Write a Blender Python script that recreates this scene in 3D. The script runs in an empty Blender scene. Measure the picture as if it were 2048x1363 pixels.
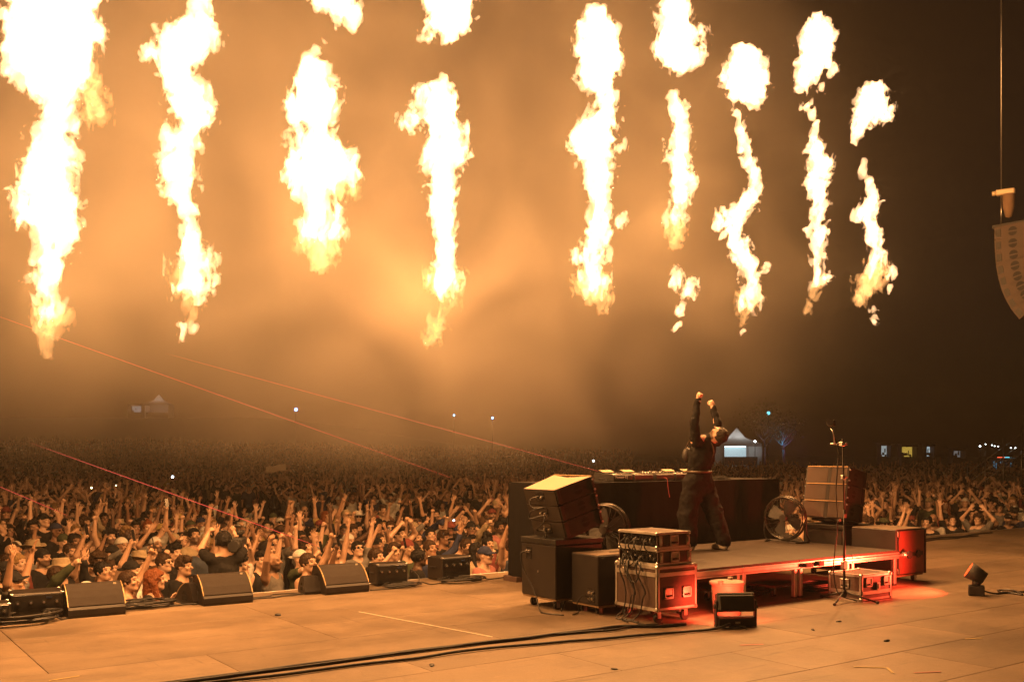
import bpy, bmesh, math, random
import numpy as np
from mathutils import Matrix, Vector

random.seed(7)
RNG = np.random.default_rng(7)
scene = bpy.context.scene
COL = scene.collection
R = math.radians

# ------------------------------------------------------------------ camera, sky, exposure
YAW = R(35.5)                      # the stage runs along X, the crowd lies at +Y, the camera looks to the right of +Y
CY, SY = math.cos(YAW), math.sin(YAW)
cam_data = bpy.data.cameras.new('camera')
cam_data.lens = 35.0
cam_data.sensor_width = 36.0
cam_data.shift_y = 0.1091
cam_data.clip_start = 0.1
cam_data.clip_end = 2000
cam = bpy.data.objects.new('camera', cam_data)
COL.objects.link(cam)
cam.location = (0, 0, 1.7)
cam.rotation_euler = (R(90), 0, -YAW)
scene.camera = cam

world = bpy.data.worlds.new('World')
scene.world = world
world.use_nodes = True
wn = world.node_tree.nodes
sky_tex = wn.new('ShaderNodeTexSky')
sky_tex.sky_type = 'NISHITA'
sky_tex.sun_disc = False
sky_tex.sun_elevation = R(-4)
sky_tex.sun_rotation = R(60)
world.node_tree.links.new(sky_tex.outputs[0], wn['Background'].inputs[0])
wn['Background'].inputs[1].default_value = 0.012

vs = scene.view_settings
vs.view_transform = 'Standard'
vs.look = 'None'
vs.exposure = 0.0
vs.gamma = 1.0
cyc = scene.cycles
cyc.use_denoising = True
cyc.max_bounces = 4
cyc.diffuse_bounces = 2
cyc.glossy_bounces = 3
cyc.transmission_bounces = 3
cyc.volume_bounces = 0
cyc.volume_step_rate = 2.0
cyc.transparent_max_bounces = 16
cyc.sample_clamp_indirect = 4.0
cyc.use_light_tree = True
cyc.use_adaptive_sampling = True
cyc.adaptive_threshold = 0.035
cyc.adaptive_min_samples = 24

FIRE = (1.0, 0.43, 0.125)          # colour of the burning gas

# ------------------------------------------------------------------ helpers: objects and materials
def link(o, parent=None):
    COL.objects.link(o)
    if parent is not None:
        o.parent = parent
    return o

def tag(o, label=None, cat=None, group=None, kind=None):
    if label: o['label'] = label
    if cat: o['category'] = cat
    if group: o['group'] = group
    if kind: o['kind'] = kind
    return o

def empty(name, loc=(0, 0, 0), rz=0.0, label=None, cat=None, group=None):
    o = bpy.data.objects.new(name, None)
    o.empty_display_size = 0.1
    o.location = loc
    o.rotation_euler = (0, 0, rz)
    link(o)
    return tag(o, label, cat, group)

def mesh_obj(name, me, parent=None, loc=(0, 0, 0), rot=(0, 0, 0)):
    o = bpy.data.objects.new(name, me)
    o.location = loc
    o.rotation_euler = rot
    return link(o, parent)

def copy_tree(o, parent=None):
    c = o.copy()
    COL.objects.link(c)
    c.parent = parent
    for ch in list(o.children):
        copy_tree(ch, c)
    return c

_mats = {}
def mat(name, color=(.5, .5, .5), rough=.6, metal=0.0, var=.25, scale=6.0, bump=0.0, bscale=40.0, spec=.5, stretch=None, wear=0.0):
    """Principled surface whose colour and gloss wander with noise; optional scuffs (wear) and fine relief (bump)."""
    if name in _mats: return _mats[name]
    m = bpy.data.materials.new(name); m.use_nodes = True
    nt = m.node_tree; n = nt.nodes; l = nt.links
    b = n['Principled BSDF']
    tc = n.new('ShaderNodeTexCoord')
    vec = tc.outputs['Object']
    if stretch:
        mp = n.new('ShaderNodeMapping'); mp.inputs['Scale'].default_value = stretch
        l.new(vec, mp.inputs[0]); vec = mp.outputs[0]
    t = n.new('ShaderNodeTexNoise'); t.inputs['Scale'].default_value = scale; t.inputs['Detail'].default_value = 6; t.inputs['Roughness'].default_value = .62
    l.new(vec, t.inputs['Vector'])
    mix = n.new('ShaderNodeMix'); mix.data_type = 'RGBA'
    mix.inputs['A'].default_value = (*[c * (1 - var) for c in color], 1)
    mix.inputs['B'].default_value = (*[min(1, c * (1 + var)) for c in color], 1)
    l.new(t.outputs['Fac'], mix.inputs['Factor'])
    out = mix.outputs['Result']
    if wear:
        w = n.new('ShaderNodeTexNoise'); w.inputs['Scale'].default_value = scale * 4.1; w.inputs['Detail'].default_value = 8; w.inputs['Roughness'].default_value = .75
        l.new(vec, w.inputs['Vector'])
        r = n.new('ShaderNodeMapRange'); r.inputs[1].default_value = .6; r.inputs[2].default_value = .72
        l.new(w.outputs['Fac'], r.inputs[0])
        sc_ = n.new('ShaderNodeMath'); sc_.operation = 'MULTIPLY'; sc_.inputs[1].default_value = wear
        l.new(r.outputs[0], sc_.inputs[0])
        m2 = n.new('ShaderNodeMix'); m2.data_type = 'RGBA'
        m2.inputs['B'].default_value = (*[min(1, c * 2.2 + .05) for c in color], 1)
        l.new(sc_.outputs[0], m2.inputs['Factor']); l.new(out, m2.inputs['A'])
        out = m2.outputs['Result']
    l.new(out, b.inputs['Base Color'])
    rr = n.new('ShaderNodeMapRange'); rr.inputs[3].default_value = max(.05, rough - .12); rr.inputs[4].default_value = min(1, rough + .12)
    l.new(t.outputs['Fac'], rr.inputs[0]); l.new(rr.outputs[0], b.inputs['Roughness'])
    b.inputs['Metallic'].default_value = metal
    b.inputs['Specular IOR Level'].default_value = spec
    if bump:
        bn = n.new('ShaderNodeTexNoise'); bn.inputs['Scale'].default_value = bscale; bn.inputs['Detail'].default_value = 5
        l.new(vec, bn.inputs['Vector'])
        bp = n.new('ShaderNodeBump'); bp.inputs['Strength'].default_value = bump; bp.inputs['Distance'].default_value = .01
        l.new(bn.outputs['Fac'], bp.inputs['Height']); l.new(bp.outputs[0], b.inputs['Normal'])
    _mats[name] = m
    return m

def glow_mat(name, color, strength):
    if name in _mats: return _mats[name]
    m = bpy.data.materials.new(name); m.use_nodes = True
    b = m.node_tree.nodes['Principled BSDF']
    b.inputs['Base Color'].default_value = (*[c * .5 for c in color], 1)
    b.inputs['Emission Color'].default_value = (*color, 1)
    b.inputs['Emission Strength'].default_value = strength
    _mats[name] = m
    return m

def volume_mat(name, kind, color, value):
    m = bpy.data.materials.new(name); m.use_nodes = True
    nt = m.node_tree
    nt.nodes.remove(nt.nodes['Principled BSDF'])
    out = nt.nodes['Material Output']
    if kind == 'fire':
        v = nt.nodes.new('ShaderNodeEmission')
        v.inputs['Color'].default_value = (*color, 1); v.inputs['Strength'].default_value = value
    else:
        v = nt.nodes.new('ShaderNodeVolumePrincipled')
        v.inputs['Color'].default_value = (*color, 1); v.inputs['Density'].default_value = value
        v.inputs['Anisotropy'].default_value = 0.0
    nt.links.new(v.outputs[0], out.inputs['Volume'])
    return m

# ------------------------------------------------------------------ helpers: mesh pieces
class MB:
    """collects shapes for ONE part"""
    def __init__(self): self.v = []; self.f = []; self.s = []
    def add(self, vs_, fs, smooth=False):
        o = len(self.v); self.v += [tuple(p) for p in vs_]; self.f += [tuple(i + o for i in q) for q in fs]; self.s += [smooth] * len(fs)
        return self
    def box(self, c, d, ch=0.0, M=None):
        """box of size d round c with chamfered edges"""
        x, y, z = [k / 2 for k in d]; ch = min(ch, x * .9, y * .9, z * .9)
        if ch <= 0:
            vs_ = [(sx * x, sy * y, sz * z) for sx in (-1, 1) for sy in (-1, 1) for sz in (-1, 1)]
            fs = [(0, 1, 3, 2), (4, 6, 7, 5), (0, 4, 5, 1), (2, 3, 7, 6), (0, 2, 6, 4), (1, 5, 7, 3)]
        else:
            bm = bmesh.new(); bmesh.ops.create_cube(bm, size=1)
            for q in bm.verts: q.co = Vector((q.co.x * d[0], q.co.y * d[1], q.co.z * d[2]))
            bmesh.ops.bevel(bm, geom=bm.edges[:], offset=ch, segments=1, affect='EDGES', profile=.5)
            bm.verts.index_update()
            vs_ = [tuple(q.co) for q in bm.verts]; fs = [tuple(q.index for q in f.verts) for f in bm.faces]; bm.free()
        if M is not None: vs_ = [M @ Vector(p) for p in vs_]
        return self.add([(p[0] + c[0], p[1] + c[1], p[2] + c[2]) for p in vs_], fs)
    def cyl(self, p0, p1, r0, r1=None, n=12, caps=True, smooth=True):
        r1 = r0 if r1 is None else r1
        p0, p1 = Vector(p0), Vector(p1); d = (p1 - p0).normalized()
        a = d.orthogonal().normalized(); b = d.cross(a)
        vs_ = []
        for p, r in ((p0, r0), (p1, r1)):
            for k in range(n):
                t = 2 * math.pi * k / n; vs_.append(p + a * (r * math.cos(t)) + b * (r * math.sin(t)))
        self.add(vs_, [(k, (k + 1) % n, n + (k + 1) % n, n + k) for k in range(n)], smooth)
        if caps:
            o = len(self.v) - 2 * n
            self.f += [tuple(o + k for k in reversed(range(n))), tuple(o + n + k for k in range(n))]; self.s += [False, False]
        return self
    def tube(self, pts, r, n=6, closed=False):
        pts = [Vector(p) for p in pts]; m = len(pts); rings = []
        up = Vector((0, 0, 1))
        for i, p in enumerate(pts):
            a = pts[(i - 1) % m] if (i or closed) else p
            b = pts[(i + 1) % m] if (i < m - 1 or closed) else p
            d = (b - a).normalized() if (b - a).length > 1e-9 else Vector((1, 0, 0))
            s1 = d.cross(up); s1 = s1.normalized() if s1.length > 1e-3 else d.orthogonal().normalized()
            s2 = d.cross(s1)
            rr = r[i] if isinstance(r, (list, tuple)) else r
            rings.append([p + s1 * (rr * math.cos(2 * math.pi * k / n)) + s2 * (rr * math.sin(2 * math.pi * k / n)) for k in range(n)])
        vs_ = [q for g in rings for q in g]; fs = []
        for i in range(m if closed else m - 1):
            j = (i + 1) % m
            fs += [(i * n + k, i * n + (k + 1) % n, j * n + (k + 1) % n, j * n + k) for k in range(n)]
        self.add(vs_, fs, True)
        if not closed:
            o = len(self.v) - len(vs_)
            self.f += [tuple(o + k for k in reversed(range(n))), tuple(o + (m - 1) * n + k for k in range(n))]; self.s += [False, False]
        return self
    def lathe(self, prof, n=20, c=(0, 0, 0), smooth=True):
        vs_ = []
        for r, z in prof:
            vs_ += [(c[0] + r * math.cos(2 * math.pi * k / n), c[1] + r * math.sin(2 * math.pi * k / n), c[2] + z) for k in range(n)]
        fs = []
        for i in range(len(prof) - 1):
            fs += [(i * n + k, i * n + (k + 1) % n, (i + 1) * n + (k + 1) % n, (i + 1) * n + k) for k in range(n)]
        return self.add(vs_, fs, smooth)
    def prism(self, prof, x0, x1, axis='X'):
        """closed outline (a, b) swept along an axis"""
        n = len(prof)
        def P(a, b, t): return {'X': (t, a, b), 'Y': (a, t, b), 'Z': (a, b, t)}[axis]
        vs_ = [P(a, b, x0) for a, b in prof] + [P(a, b, x1) for a, b in prof]
        fs = [(k, (k + 1) % n, n + (k + 1) % n, n + k) for k in range(n)] + [tuple(reversed(range(n))), tuple(n + k for k in range(n))]
        return self.add(vs_, fs)
    def mesh(self, name, *mats):
        me = bpy.data.meshes.new(name); me.from_pydata(self.v, [], self.f); me.update()
        me.polygons.foreach_set('use_smooth', self.s)
        bm = bmesh.new(); bm.from_mesh(me); bmesh.ops.recalc_face_normals(bm, faces=bm.faces[:]); bm.to_mesh(me); bm.free()
        for m in mats: me.materials.append(m)
        return me
    def build(self, name, m, parent=None, loc=(0, 0, 0), rot=(0, 0, 0)):
        return mesh_obj(name, self.mesh(name, m), parent, loc, rot)

# ------------------------------------------------------------------ helpers: noise and implicit surfaces
_H = np.random.default_rng(11).random((64, 64, 64)).astype(np.float32)
def vnoise(x, y, z):
    xi = np.floor(x).astype(np.int32); yi = np.floor(y).astype(np.int32); zi = np.floor(z).astype(np.int32)
    fx = x - xi; fy = y - yi; fz = z - zi
    fx = fx * fx * (3 - 2 * fx); fy = fy * fy * (3 - 2 * fy); fz = fz * fz * (3 - 2 * fz)
    def g(a, b, c): return _H[(xi + a) & 63, (yi + b) & 63, (zi + c) & 63]
    x0 = g(0, 0, 0) * (1 - fx) + g(1, 0, 0) * fx; x1 = g(0, 1, 0) * (1 - fx) + g(1, 1, 0) * fx
    x2 = g(0, 0, 1) * (1 - fx) + g(1, 0, 1) * fx; x3 = g(0, 1, 1) * (1 - fx) + g(1, 1, 1) * fx
    return (x0 * (1 - fy) + x1 * fy) * (1 - fz) + (x2 * (1 - fy) + x3 * fy) * fz - .5
def fbm(x, y, z, octaves=4, gain=.55):
    s = 0; a = 1.0
    for k in range(octaves):
        s = s + a * vnoise(x * 2.03 ** k + 7.3 * k, y * 2.03 ** k + 3.1 * k, z * 2.03 ** k + 5.7 * k); a *= gain
    return s

class Field:
    """signed distance field on a grid; shapes are melted in one after the other, then skinned as ONE surface"""
    def __init__(self, lo, hi, h):
        self.lo = np.array(lo, np.float32); self.h = h
        n = np.ceil((np.array(hi) - self.lo) / h).astype(int) + 1
        self.ax = [(self.lo[i] + h * np.arange(n[i])).astype(np.float32) for i in range(3)]
        self.a = np.full(tuple(n), 9.0, np.float32)
    def sl(self, lo, hi):
        s = []
        for i in range(3):
            a = max(0, int((lo[i] - self.lo[i]) / self.h) - 1); b = min(len(self.ax[i]), int((hi[i] - self.lo[i]) / self.h) + 3)
            if b <= a: return None, None
            s.append(slice(a, b))
        g = np.meshgrid(*[self.ax[i][s[i]] for i in range(3)], indexing='ij', sparse=True)
        return tuple(s), g
    def put(self, s, d, k, sub):
        a = self.a[s]
        if sub:
            d = -d; h = np.clip(.5 - .5 * (d - a) / k, 0, 1); self.a[s] = d * (1 - h) + a * h + k * h * (1 - h)
        else:
            h = np.clip(.5 + .5 * (d - a) / k, 0, 1); self.a[s] = d * (1 - h) + a * h - k * h * (1 - h)
    def cone(self, p0, p1, r0, r1, k=.02, sub=False):
        p0 = np.array(p0, float); p1 = np.array(p1, float); m = max(r0, r1) + k * 1.5 + .03
        s, g = self.sl(np.minimum(p0, p1) - m, np.maximum(p0, p1) + m)
        if s is None: return self
        d = p1 - p0; L = max(d @ d, 1e-9)
        t = np.clip(((g[0] - p0[0]) * d[0] + (g[1] - p0[1]) * d[1] + (g[2] - p0[2]) * d[2]) / L, 0, 1)
        q = np.sqrt((g[0] - p0[0] - d[0] * t) ** 2 + (g[1] - p0[1] - d[1] * t) ** 2 + (g[2] - p0[2] - d[2] * t) ** 2) - (r0 + (r1 - r0) * t)
        self.put(s, q, k, sub); return self
    def ell(self, c, r, k=.02, M=None, sub=False):
        c = np.array(c, float); m = max(r) + k * 1.5 + .03
        s, g = self.sl(c - m, c + m)
        if s is None: return self
        X = [g[0] - c[0], g[1] - c[1], g[2] - c[2]]
        if M is not None: X = [M[0][i] * X[0] + M[1][i] * X[1] + M[2][i] * X[2] for i in range(3)]
        k0 = np.sqrt((X[0] / r[0]) ** 2 + (X[1] / r[1]) ** 2 + (X[2] / r[2]) ** 2) + 1e-6
        k1 = np.sqrt((X[0] / r[0] ** 2) ** 2 + (X[1] / r[1] ** 2) ** 2 + (X[2] / r[2] ** 2) ** 2) + 1e-6
        self.put(s, k0 * (k0 - 1) / k1, k, sub); return self
    def noise(self, amp, freq, octaves=3, off=0.0):
        g = np.meshgrid(*self.ax, indexing='ij', sparse=True)
        near = np.abs(self.a) < amp * 2.5 + self.h * 3
        i = np.nonzero(near)
        self.a[i] += amp * 2 * fbm(self.ax[0][i[0]] * freq + off, self.ax[1][i[1]] * freq + off * .7, self.ax[2][i[2]] * freq, octaves)
        return self
    def skin(self): return surface_nets(self.a, self.lo, self.h)

def surface_nets(a, lo, h):
    """dual surface of a < 0: one vertex in each mixed cell, one quad round each crossed grid edge"""
    a = np.pad(a, 1, constant_values=9.0); lo = np.array(lo) - h
    ins = a < 0
    nx, ny, nz = a.shape
    cnt = np.zeros((nx - 1, ny - 1, nz - 1), np.int8); pos = np.zeros((nx - 1, ny - 1, nz - 1, 3), np.float32)
    quads = []
    for axn in range(3):
        s0 = [slice(None)] * 3; s1 = [slice(None)] * 3; s0[axn] = slice(0, -1); s1[axn] = slice(1, None)
        A = a[tuple(s0)]; B = a[tuple(s1)]
        i = np.nonzero((A < 0) != (B < 0)); fa = A[i]; fb = B[i]
        if len(fa) == 0: continue
        t = fa / (fa - fb)
        p = np.stack(i, 1).astype(np.float32); p[:, axn] += t
        u, v = [(1, 2), (2, 0), (0, 1)][axn]
        corners = []
        for du, dv in ((0, 0), (1, 0), (1, 1), (0, 1)):
            c = [k.copy() for k in i]; c[u] = c[u] - du; c[v] = c[v] - dv
            np.add.at(pos, tuple(c), p); np.add.at(cnt, tuple(c), 1)
            corners.append(np.stack(c, 1))
        q = np.stack(corners, 1); flip = fa < 0
        q[~flip] = q[~flip][:, ::-1]
        quads.append(q)
    if not quads: return np.zeros((0, 3), np.float32), np.zeros((0, 4), np.int32)
    m = np.nonzero(cnt); idx = np.full(cnt.shape, -1, np.int32); idx[m] = np.arange(len(m[0]))
    V = pos[m] / cnt[m][:, None] * h + lo
    Q = np.concatenate(quads); Q = idx[Q[..., 0], Q[..., 1], Q[..., 2]]
    return V.astype(np.float32), Q

def np_mesh(name, V, Q, mats=(), smooth=True, midx=None):
    me = bpy.data.meshes.new(name)
    n = len(V); m = len(Q); k = Q.shape[1] if m else 4
    me.vertices.add(n); me.vertices.foreach_set('co', np.ascontiguousarray(V, np.float32).ravel())
    me.loops.add(m * k); me.loops.foreach_set('vertex_index', np.ascontiguousarray(Q, np.int32).ravel())
    me.polygons.add(m); me.polygons.foreach_set('loop_start', np.arange(0, m * k, k, dtype=np.int32))
    for q in mats: me.materials.append(q)
    if midx is not None: me.polygons.foreach_set('material_index', np.ascontiguousarray(midx, np.int32))
    me.update(calc_edges=True)
    me.polygons.foreach_set('use_smooth', np.full(m, smooth))
    me.validate()
    return me

def decimate(V, Q, ratio):
    me = np_mesh('tmp', V, Q)
    o = bpy.data.objects.new('tmp', me); COL.objects.link(o)
    md = o.modifiers.new('d', 'DECIMATE'); md.ratio = ratio
    ev = o.evaluated_get(bpy.context.evaluated_depsgraph_get()); em = ev.to_mesh()
    em.calc_loop_triangles()
    v = np.empty(len(em.vertices) * 3, np.float32); em.vertices.foreach_get('co', v)
    t = np.empty(len(em.loop_triangles) * 3, np.int32); em.loop_triangles.foreach_get('vertices', t)
    ev.to_mesh_clear(); bpy.data.objects.remove(o); bpy.data.meshes.remove(me)
    return v.reshape(-1, 3), t.reshape(-1, 3)

#@@FIRE
# ------------------------------------------------------------------ fire: nine jets along the front of the stage
FIRE_Y = 10.0
FPX = 1991.0
def jet_frame(col):
    """foot of a jet on the line Y = FIRE_Y and the size of a traced unit there"""
    k = (col - 1024) / FPX
    u = FIRE_Y * (SY + k * CY) / (CY - k * SY)
    d = u * SY + FIRE_Y * CY
    return u, d, d / FPX
JETS = [   # column of the jet, then (x, y, half width) up the burning gas, then the ball it throws, then loose puffs
 (105, [(98,704,5),(97,684,10),(100,655,26),(103,625,30),(98,590,32),(92,562,34),(103,530,42),(110,500,45),(112,455,62),(108,430,64),(92,395,66),(92,340,60),(108,290,50),(116,250,40),(108,212,34),(104,180,26)],
       [(104,152,62),(105,100,98),(105,40,103),(105,-30,98),(102,-100,72),(100,-140,40)], [(178,180,34),(190,215,24),(168,120,26)]),
 (370, [(382,640,6),(384,600,22),(386,565,40),(390,525,44),(380,480,34),(374,425,30),(362,380,42),(360,330,48),(366,275,42),(392,238,52),(378,200,54),(352,155,46),(346,130,42)],
       [(350,104,46),(382,84,58),(402,58,38),(398,18,25),(404,-25,22)], [(362,664,9),(392,655,5),(300,100,12),(430,95,10)]),
 (632, [(640,524,22),(634,495,40),(630,455,42),(640,425,42),(622,392,36),(640,345,70),(645,322,74),(622,290,46),(634,252,40),(630,222,60),(624,190,62),(626,150,44),(614,122,20),(636,102,9),(648,86,5)],
       [(700,32,30),(680,4,36),(652,-22,44)], [(665,340,46),(580,340,16),(672,455,16)]),
 (884, [(862,676,16),(878,645,24),(894,605,24),(890,568,40),(890,540,28),(890,500,34),(886,450,30),(884,400,34),(884,350,38),(892,300,48),(898,265,42),(882,230,48),(878,200,54),(890,172,20),(890,156,6)],
       [(902,66,22),(900,34,44),(900,0,58),(900,-42,56)], [(828,238,18),(802,240,10),(858,54,16)]),
 (1192, [(1202,624,7),(1192,595,26),(1188,565,38),(1188,512,38),(1196,470,32),(1200,430,28),(1200,390,28),(1196,340,34),(1186,292,42),(1178,272,42),(1206,232,34),(1212,200,28),(1206,172,24)],
       [(1194,142,48),(1196,100,52),(1194,62,45),(1192,32,28),(1190,14,7)], [(1152,508,12),(1240,440,10),(1244,290,8)]),
 (1360, [(1350,488,8),(1350,462,20),(1352,432,18),(1360,400,22),(1366,360,28),(1358,322,25),(1360,282,25),(1360,240,22),(1352,210,24),(1346,186,14)],
       [(1360,122,32),(1358,100,48),(1356,60,48),(1352,20,38),(1350,-6,22)], [(1352,556,16),(1378,574,14),(1360,618,8),(1350,652,5),(1402,72,16),(1326,290,6)]),
 (1488, [(1482,650,6),(1486,630,14),(1496,600,24),(1508,560,22),(1500,530,25),(1474,492,28),(1464,462,25),(1472,434,30),(1494,408,25),(1512,370,20),(1505,340,17),(1490,300,15),(1482,260,13),(1475,226,11)],
       [(1512,198,22),(1492,170,46),(1488,140,50),(1485,112,30),(1483,98,9)], [(1440,436,14),(1482,662,4),(1528,535,8)]),
 (1636, [(1616,624,6),(1626,600,9),(1636,560,15),(1636,520,17),(1634,470,20),(1638,420,20),(1638,370,22),(1642,332,30),(1630,300,24),(1626,272,11),(1628,244,9),(1615,216,12)],
       [(1602,178,12),(1614,150,24),(1632,110,38),(1636,70,36),(1634,42,20),(1632,32,7)], [(1664,140,9),(1640,176,6),(1654,330,12),(1654,552,7)]),
 (1744, [(1718,596,16),(1738,564,30),(1752,534,28),(1756,500,20),(1745,470,20),(1740,440,20),(1738,418,24),(1746,390,19),(1738,362,10),(1724,342,7),(1728,322,4)],
       [(1710,278,11),(1722,248,22),(1744,214,38),(1748,192,35),(1745,174,11)], [(1714,430,10),(1748,640,5),(1744,618,4),(1782,545,8),(1776,575,6),(1778,226,14)]),
]
fire_mat = volume_mat('burning_gas', 'fire', (1.0, .55, .26), 19.0)
puff_mat = volume_mat('cooling_gas', 'fire', (1.0, 0.43, 0.13), 7.0)
JET_LABELS = [
 'tallest column of white fire with a huge fireball bursting from its top',
 'fire column bending to a ragged shelf below its top',
 'thick bulging fire column with two broad waists and side lobes',
 'fire column with a side arm reaching out below its pointed tip',
 'fire column topped by an egg-shaped fireball that nearly touches it',
 'slim broken fire column with loose scraps of flame under it',
 'kinked fire column bent like a knee below a round fireball',
 'slim upright fire column under a long fireball with a tail',
 'smallest fire column under a hooked fireball, nearest the hanging speakers']
def gas(stations, col, seed, amp=.42, rag=1.0, fat=.6):
    u, d, m = jet_frame(col)
    pts = [((x - col) * m, 0.0, 1.7 + (905 - y) * m, w * m) for x, y, w in stations]
    rmax = max(p[3] for p in pts); pad = rmax * 1.0 + .12
    h = max(m * 2.6, .013) if rag == 1 else m * 1.7
    lo = [min(p[0] for p in pts) - pad, -pad, min(p[2] for p in pts) - pad * .7]
    hi = [max(p[0] for p in pts) + pad, pad, max(p[2] for p in pts) + pad * .7]
    F = Field(lo, hi, h)
    rs = np.random.default_rng(seed)
    for i in range(len(pts) - 1):
        a, b = pts[i], pts[i + 1]
        F.cone(a[:3], b[:3], a[3] * fat, b[3] * fat, .025)
    for i in range(int(len(pts) * 2.2)):          # lobes that roll out of the column
        p = pts[rs.integers(len(pts))]; t = rs.uniform(0, 6.28); q = p[3] * rs.uniform(.2, .36)
        F.ell((p[0] + math.cos(t) * p[3] * .58, math.sin(t) * p[3] * .58, p[2] + rs.uniform(-.4, .4) * p[3]), (q, q, q * 1.2), .03)
    near = np.abs(F.a) < .42
    i = np.nonzero(near); x = F.ax[0][i[0]]; y = F.ax[1][i[1]]; z = F.ax[2][i[2]]
    o = seed * 3.7
    w = np.interp(z, sorted(p[2] for p in pts), [p[3] for p in sorted(pts, key=lambda p: p[2])]).astype(np.float32)
    wx = fbm(x * 5 + o, y * 5, z * 4 + 9, 2); wz = fbm(x * 5 + 31, y * 5 + o, z * 4, 2)     # curl the noise over itself
    big = fbm(x * 3.2 + o, y * 3.2 + o, z * 2.4 + o, 2)
    fine = fbm(x * 11 + o + 1.6 * wx, y * 11 + o + 1.6 * wz, z * 7.5 + o + 1.6 * wx, 4, .62)
    ridge = np.abs(fbm(x * 9 + o + 2 * wz, y * 9 - o, z * 5 + 2 * wx, 3, .6)) - .2
    q = np.minimum(w, .3)
    low = np.clip(1 - (z - pts[0][2]) / max(.25 * (pts[-1][2] - pts[0][2]), .1), 0, 1) if len(pts) > 6 else np.zeros_like(z)
    licks = fbm(x * 15 + o + 2 * wx, y * 15 + o, z * 4.2 + wz, 3, .6)       # torn tongues where the gas first catches
    if rag != 1: fine = fbm(x * 17 + o + 1.6 * wx, y * 17 + o + 1.6 * wz, z * 9 + o + 1.6 * wx, 3, .6)
    F.a[i] += w * amp * .9 * big + (.04 * (1 if rag == 1 else .6) + .36 * q) * fine * 1.65 * rag - (.02 + .26 * q) * ridge - .012 + low * ((.05 + .8 * q) * licks * 1.5 + .25 * q)
    V, Q = F.skin()
    return V, Q, u
def rot_about_z(V, ang):
    c, s = math.cos(ang), math.sin(ang); W = V.copy(); W[:, 0] = c * V[:, 0] - s * V[:, 1]; W[:, 1] = s * V[:, 0] + c * V[:, 1]; return W
lamp_specs = []
for j, (col, column, ball, puffs) in enumerate(JETS):
    u, d, m = jet_frame(col)
    top = empty('flame_jet', (u, FIRE_Y, 0), 0, JET_LABELS[j], 'flame', 'fire jets along the stage front')
    nr = 4 if j in (0, 3) else 3
    for nm, st, mt, am, rg in (('flame_root', column[:nr], puff_mat, .8, 1.7), ('flame_column', column[nr - 1:], fire_mat, .3, 1.0), ('fireball', ball, fire_mat, .28, 1.0)):
        V, Q, _ = gas(st, col, j * 2 + (nm == 'fireball') + 1 + 20 * (nm == 'flame_root'), am, rg, .74 if nm == 'fireball' else .6)
        mesh_obj(nm, np_mesh(nm, rot_about_z(V, -YAW), Q, [mt], False), top)
    for k, pf in enumerate(puffs):
        V, Q, _ = gas([(pf[0], pf[1] + pf[2] * .5, pf[2]), (pf[0] + 3, pf[1] - pf[2] * .6, pf[2] * .7)], col, 40 + j * 7 + k, .7, 1.9)
        mesh_obj('flame_scrap', np_mesh('flame_scrap', rot_about_z(V, -YAW), Q, [puff_mat if pf[2] > 22 else fire_mat], False), top)
    # the light this jet throws: lamps sit inside the burning gas
    for st, share in ((column[int(len(column) * .25)], .48), (column[int(len(column) * .68)], .32), (ball[min(2, len(ball) - 1)], .20)):
        area = sum(s[2] for s in column) * 42 + sum(s[2] ** 2 for s in ball) * 1.2
        ld = bpy.data.lights.new('fire_light', 'POINT'); ld.color = FIRE
        ld.energy = share * area * m * m * 900
        ld.shadow_soft_size = min(.16, st[2] * m * .5)
        lo_ = bpy.data.objects.new('fire_light', ld); lo_.location = ((st[0] - col) * m * CY, -(st[0] - col) * m * SY, 1.7 + (905 - st[1]) * m)
        link(lo_, top)
        lamp_specs.append(ld)

#@@SETTING
# ------------------------------------------------------------------ ground, haze
GROUND = -1.5
def smooth(t):
    t = min(1, max(0, t)); return t * t * (3 - 2 * t)
def ground_z(x, y):
    d = SY * x + CY * y; lat = CY * x - SY * y
    return GROUND + 1.75 * smooth((d - 38) / 95) + 8.5 * smooth((d - 95) / 110) * smooth((15 - lat) / 70)
g = MB(); N = 90
xs = [-260 + 620 * i / N for i in range(N + 1)]; ys = [-40 + 520 * i / N for i in range(N + 1)]
g.add([(x, y, ground_z(x, y)) for y in ys for x in xs], [(j * (N + 1) + i, j * (N + 1) + i + 1, (j + 1) * (N + 1) + i + 1, (j + 1) * (N + 1) + i) for j in range(N) for i in range(N)], True)
tag(g.build('ground', mat('trodden_grass', (.05, .055, .03), .9, 0, .5, .6, .4, 8)), kind='structure')

hz = MB().box((50, 220, 7.0), (660, 560, 19.4))
haze = hz.build('haze', volume_mat('thin_smoke_in_the_air', 'air', (.9, .86, .8), .0013))
tag(haze, 'thin smoky air over the stage and the crowd', None, None, 'stuff')

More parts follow.
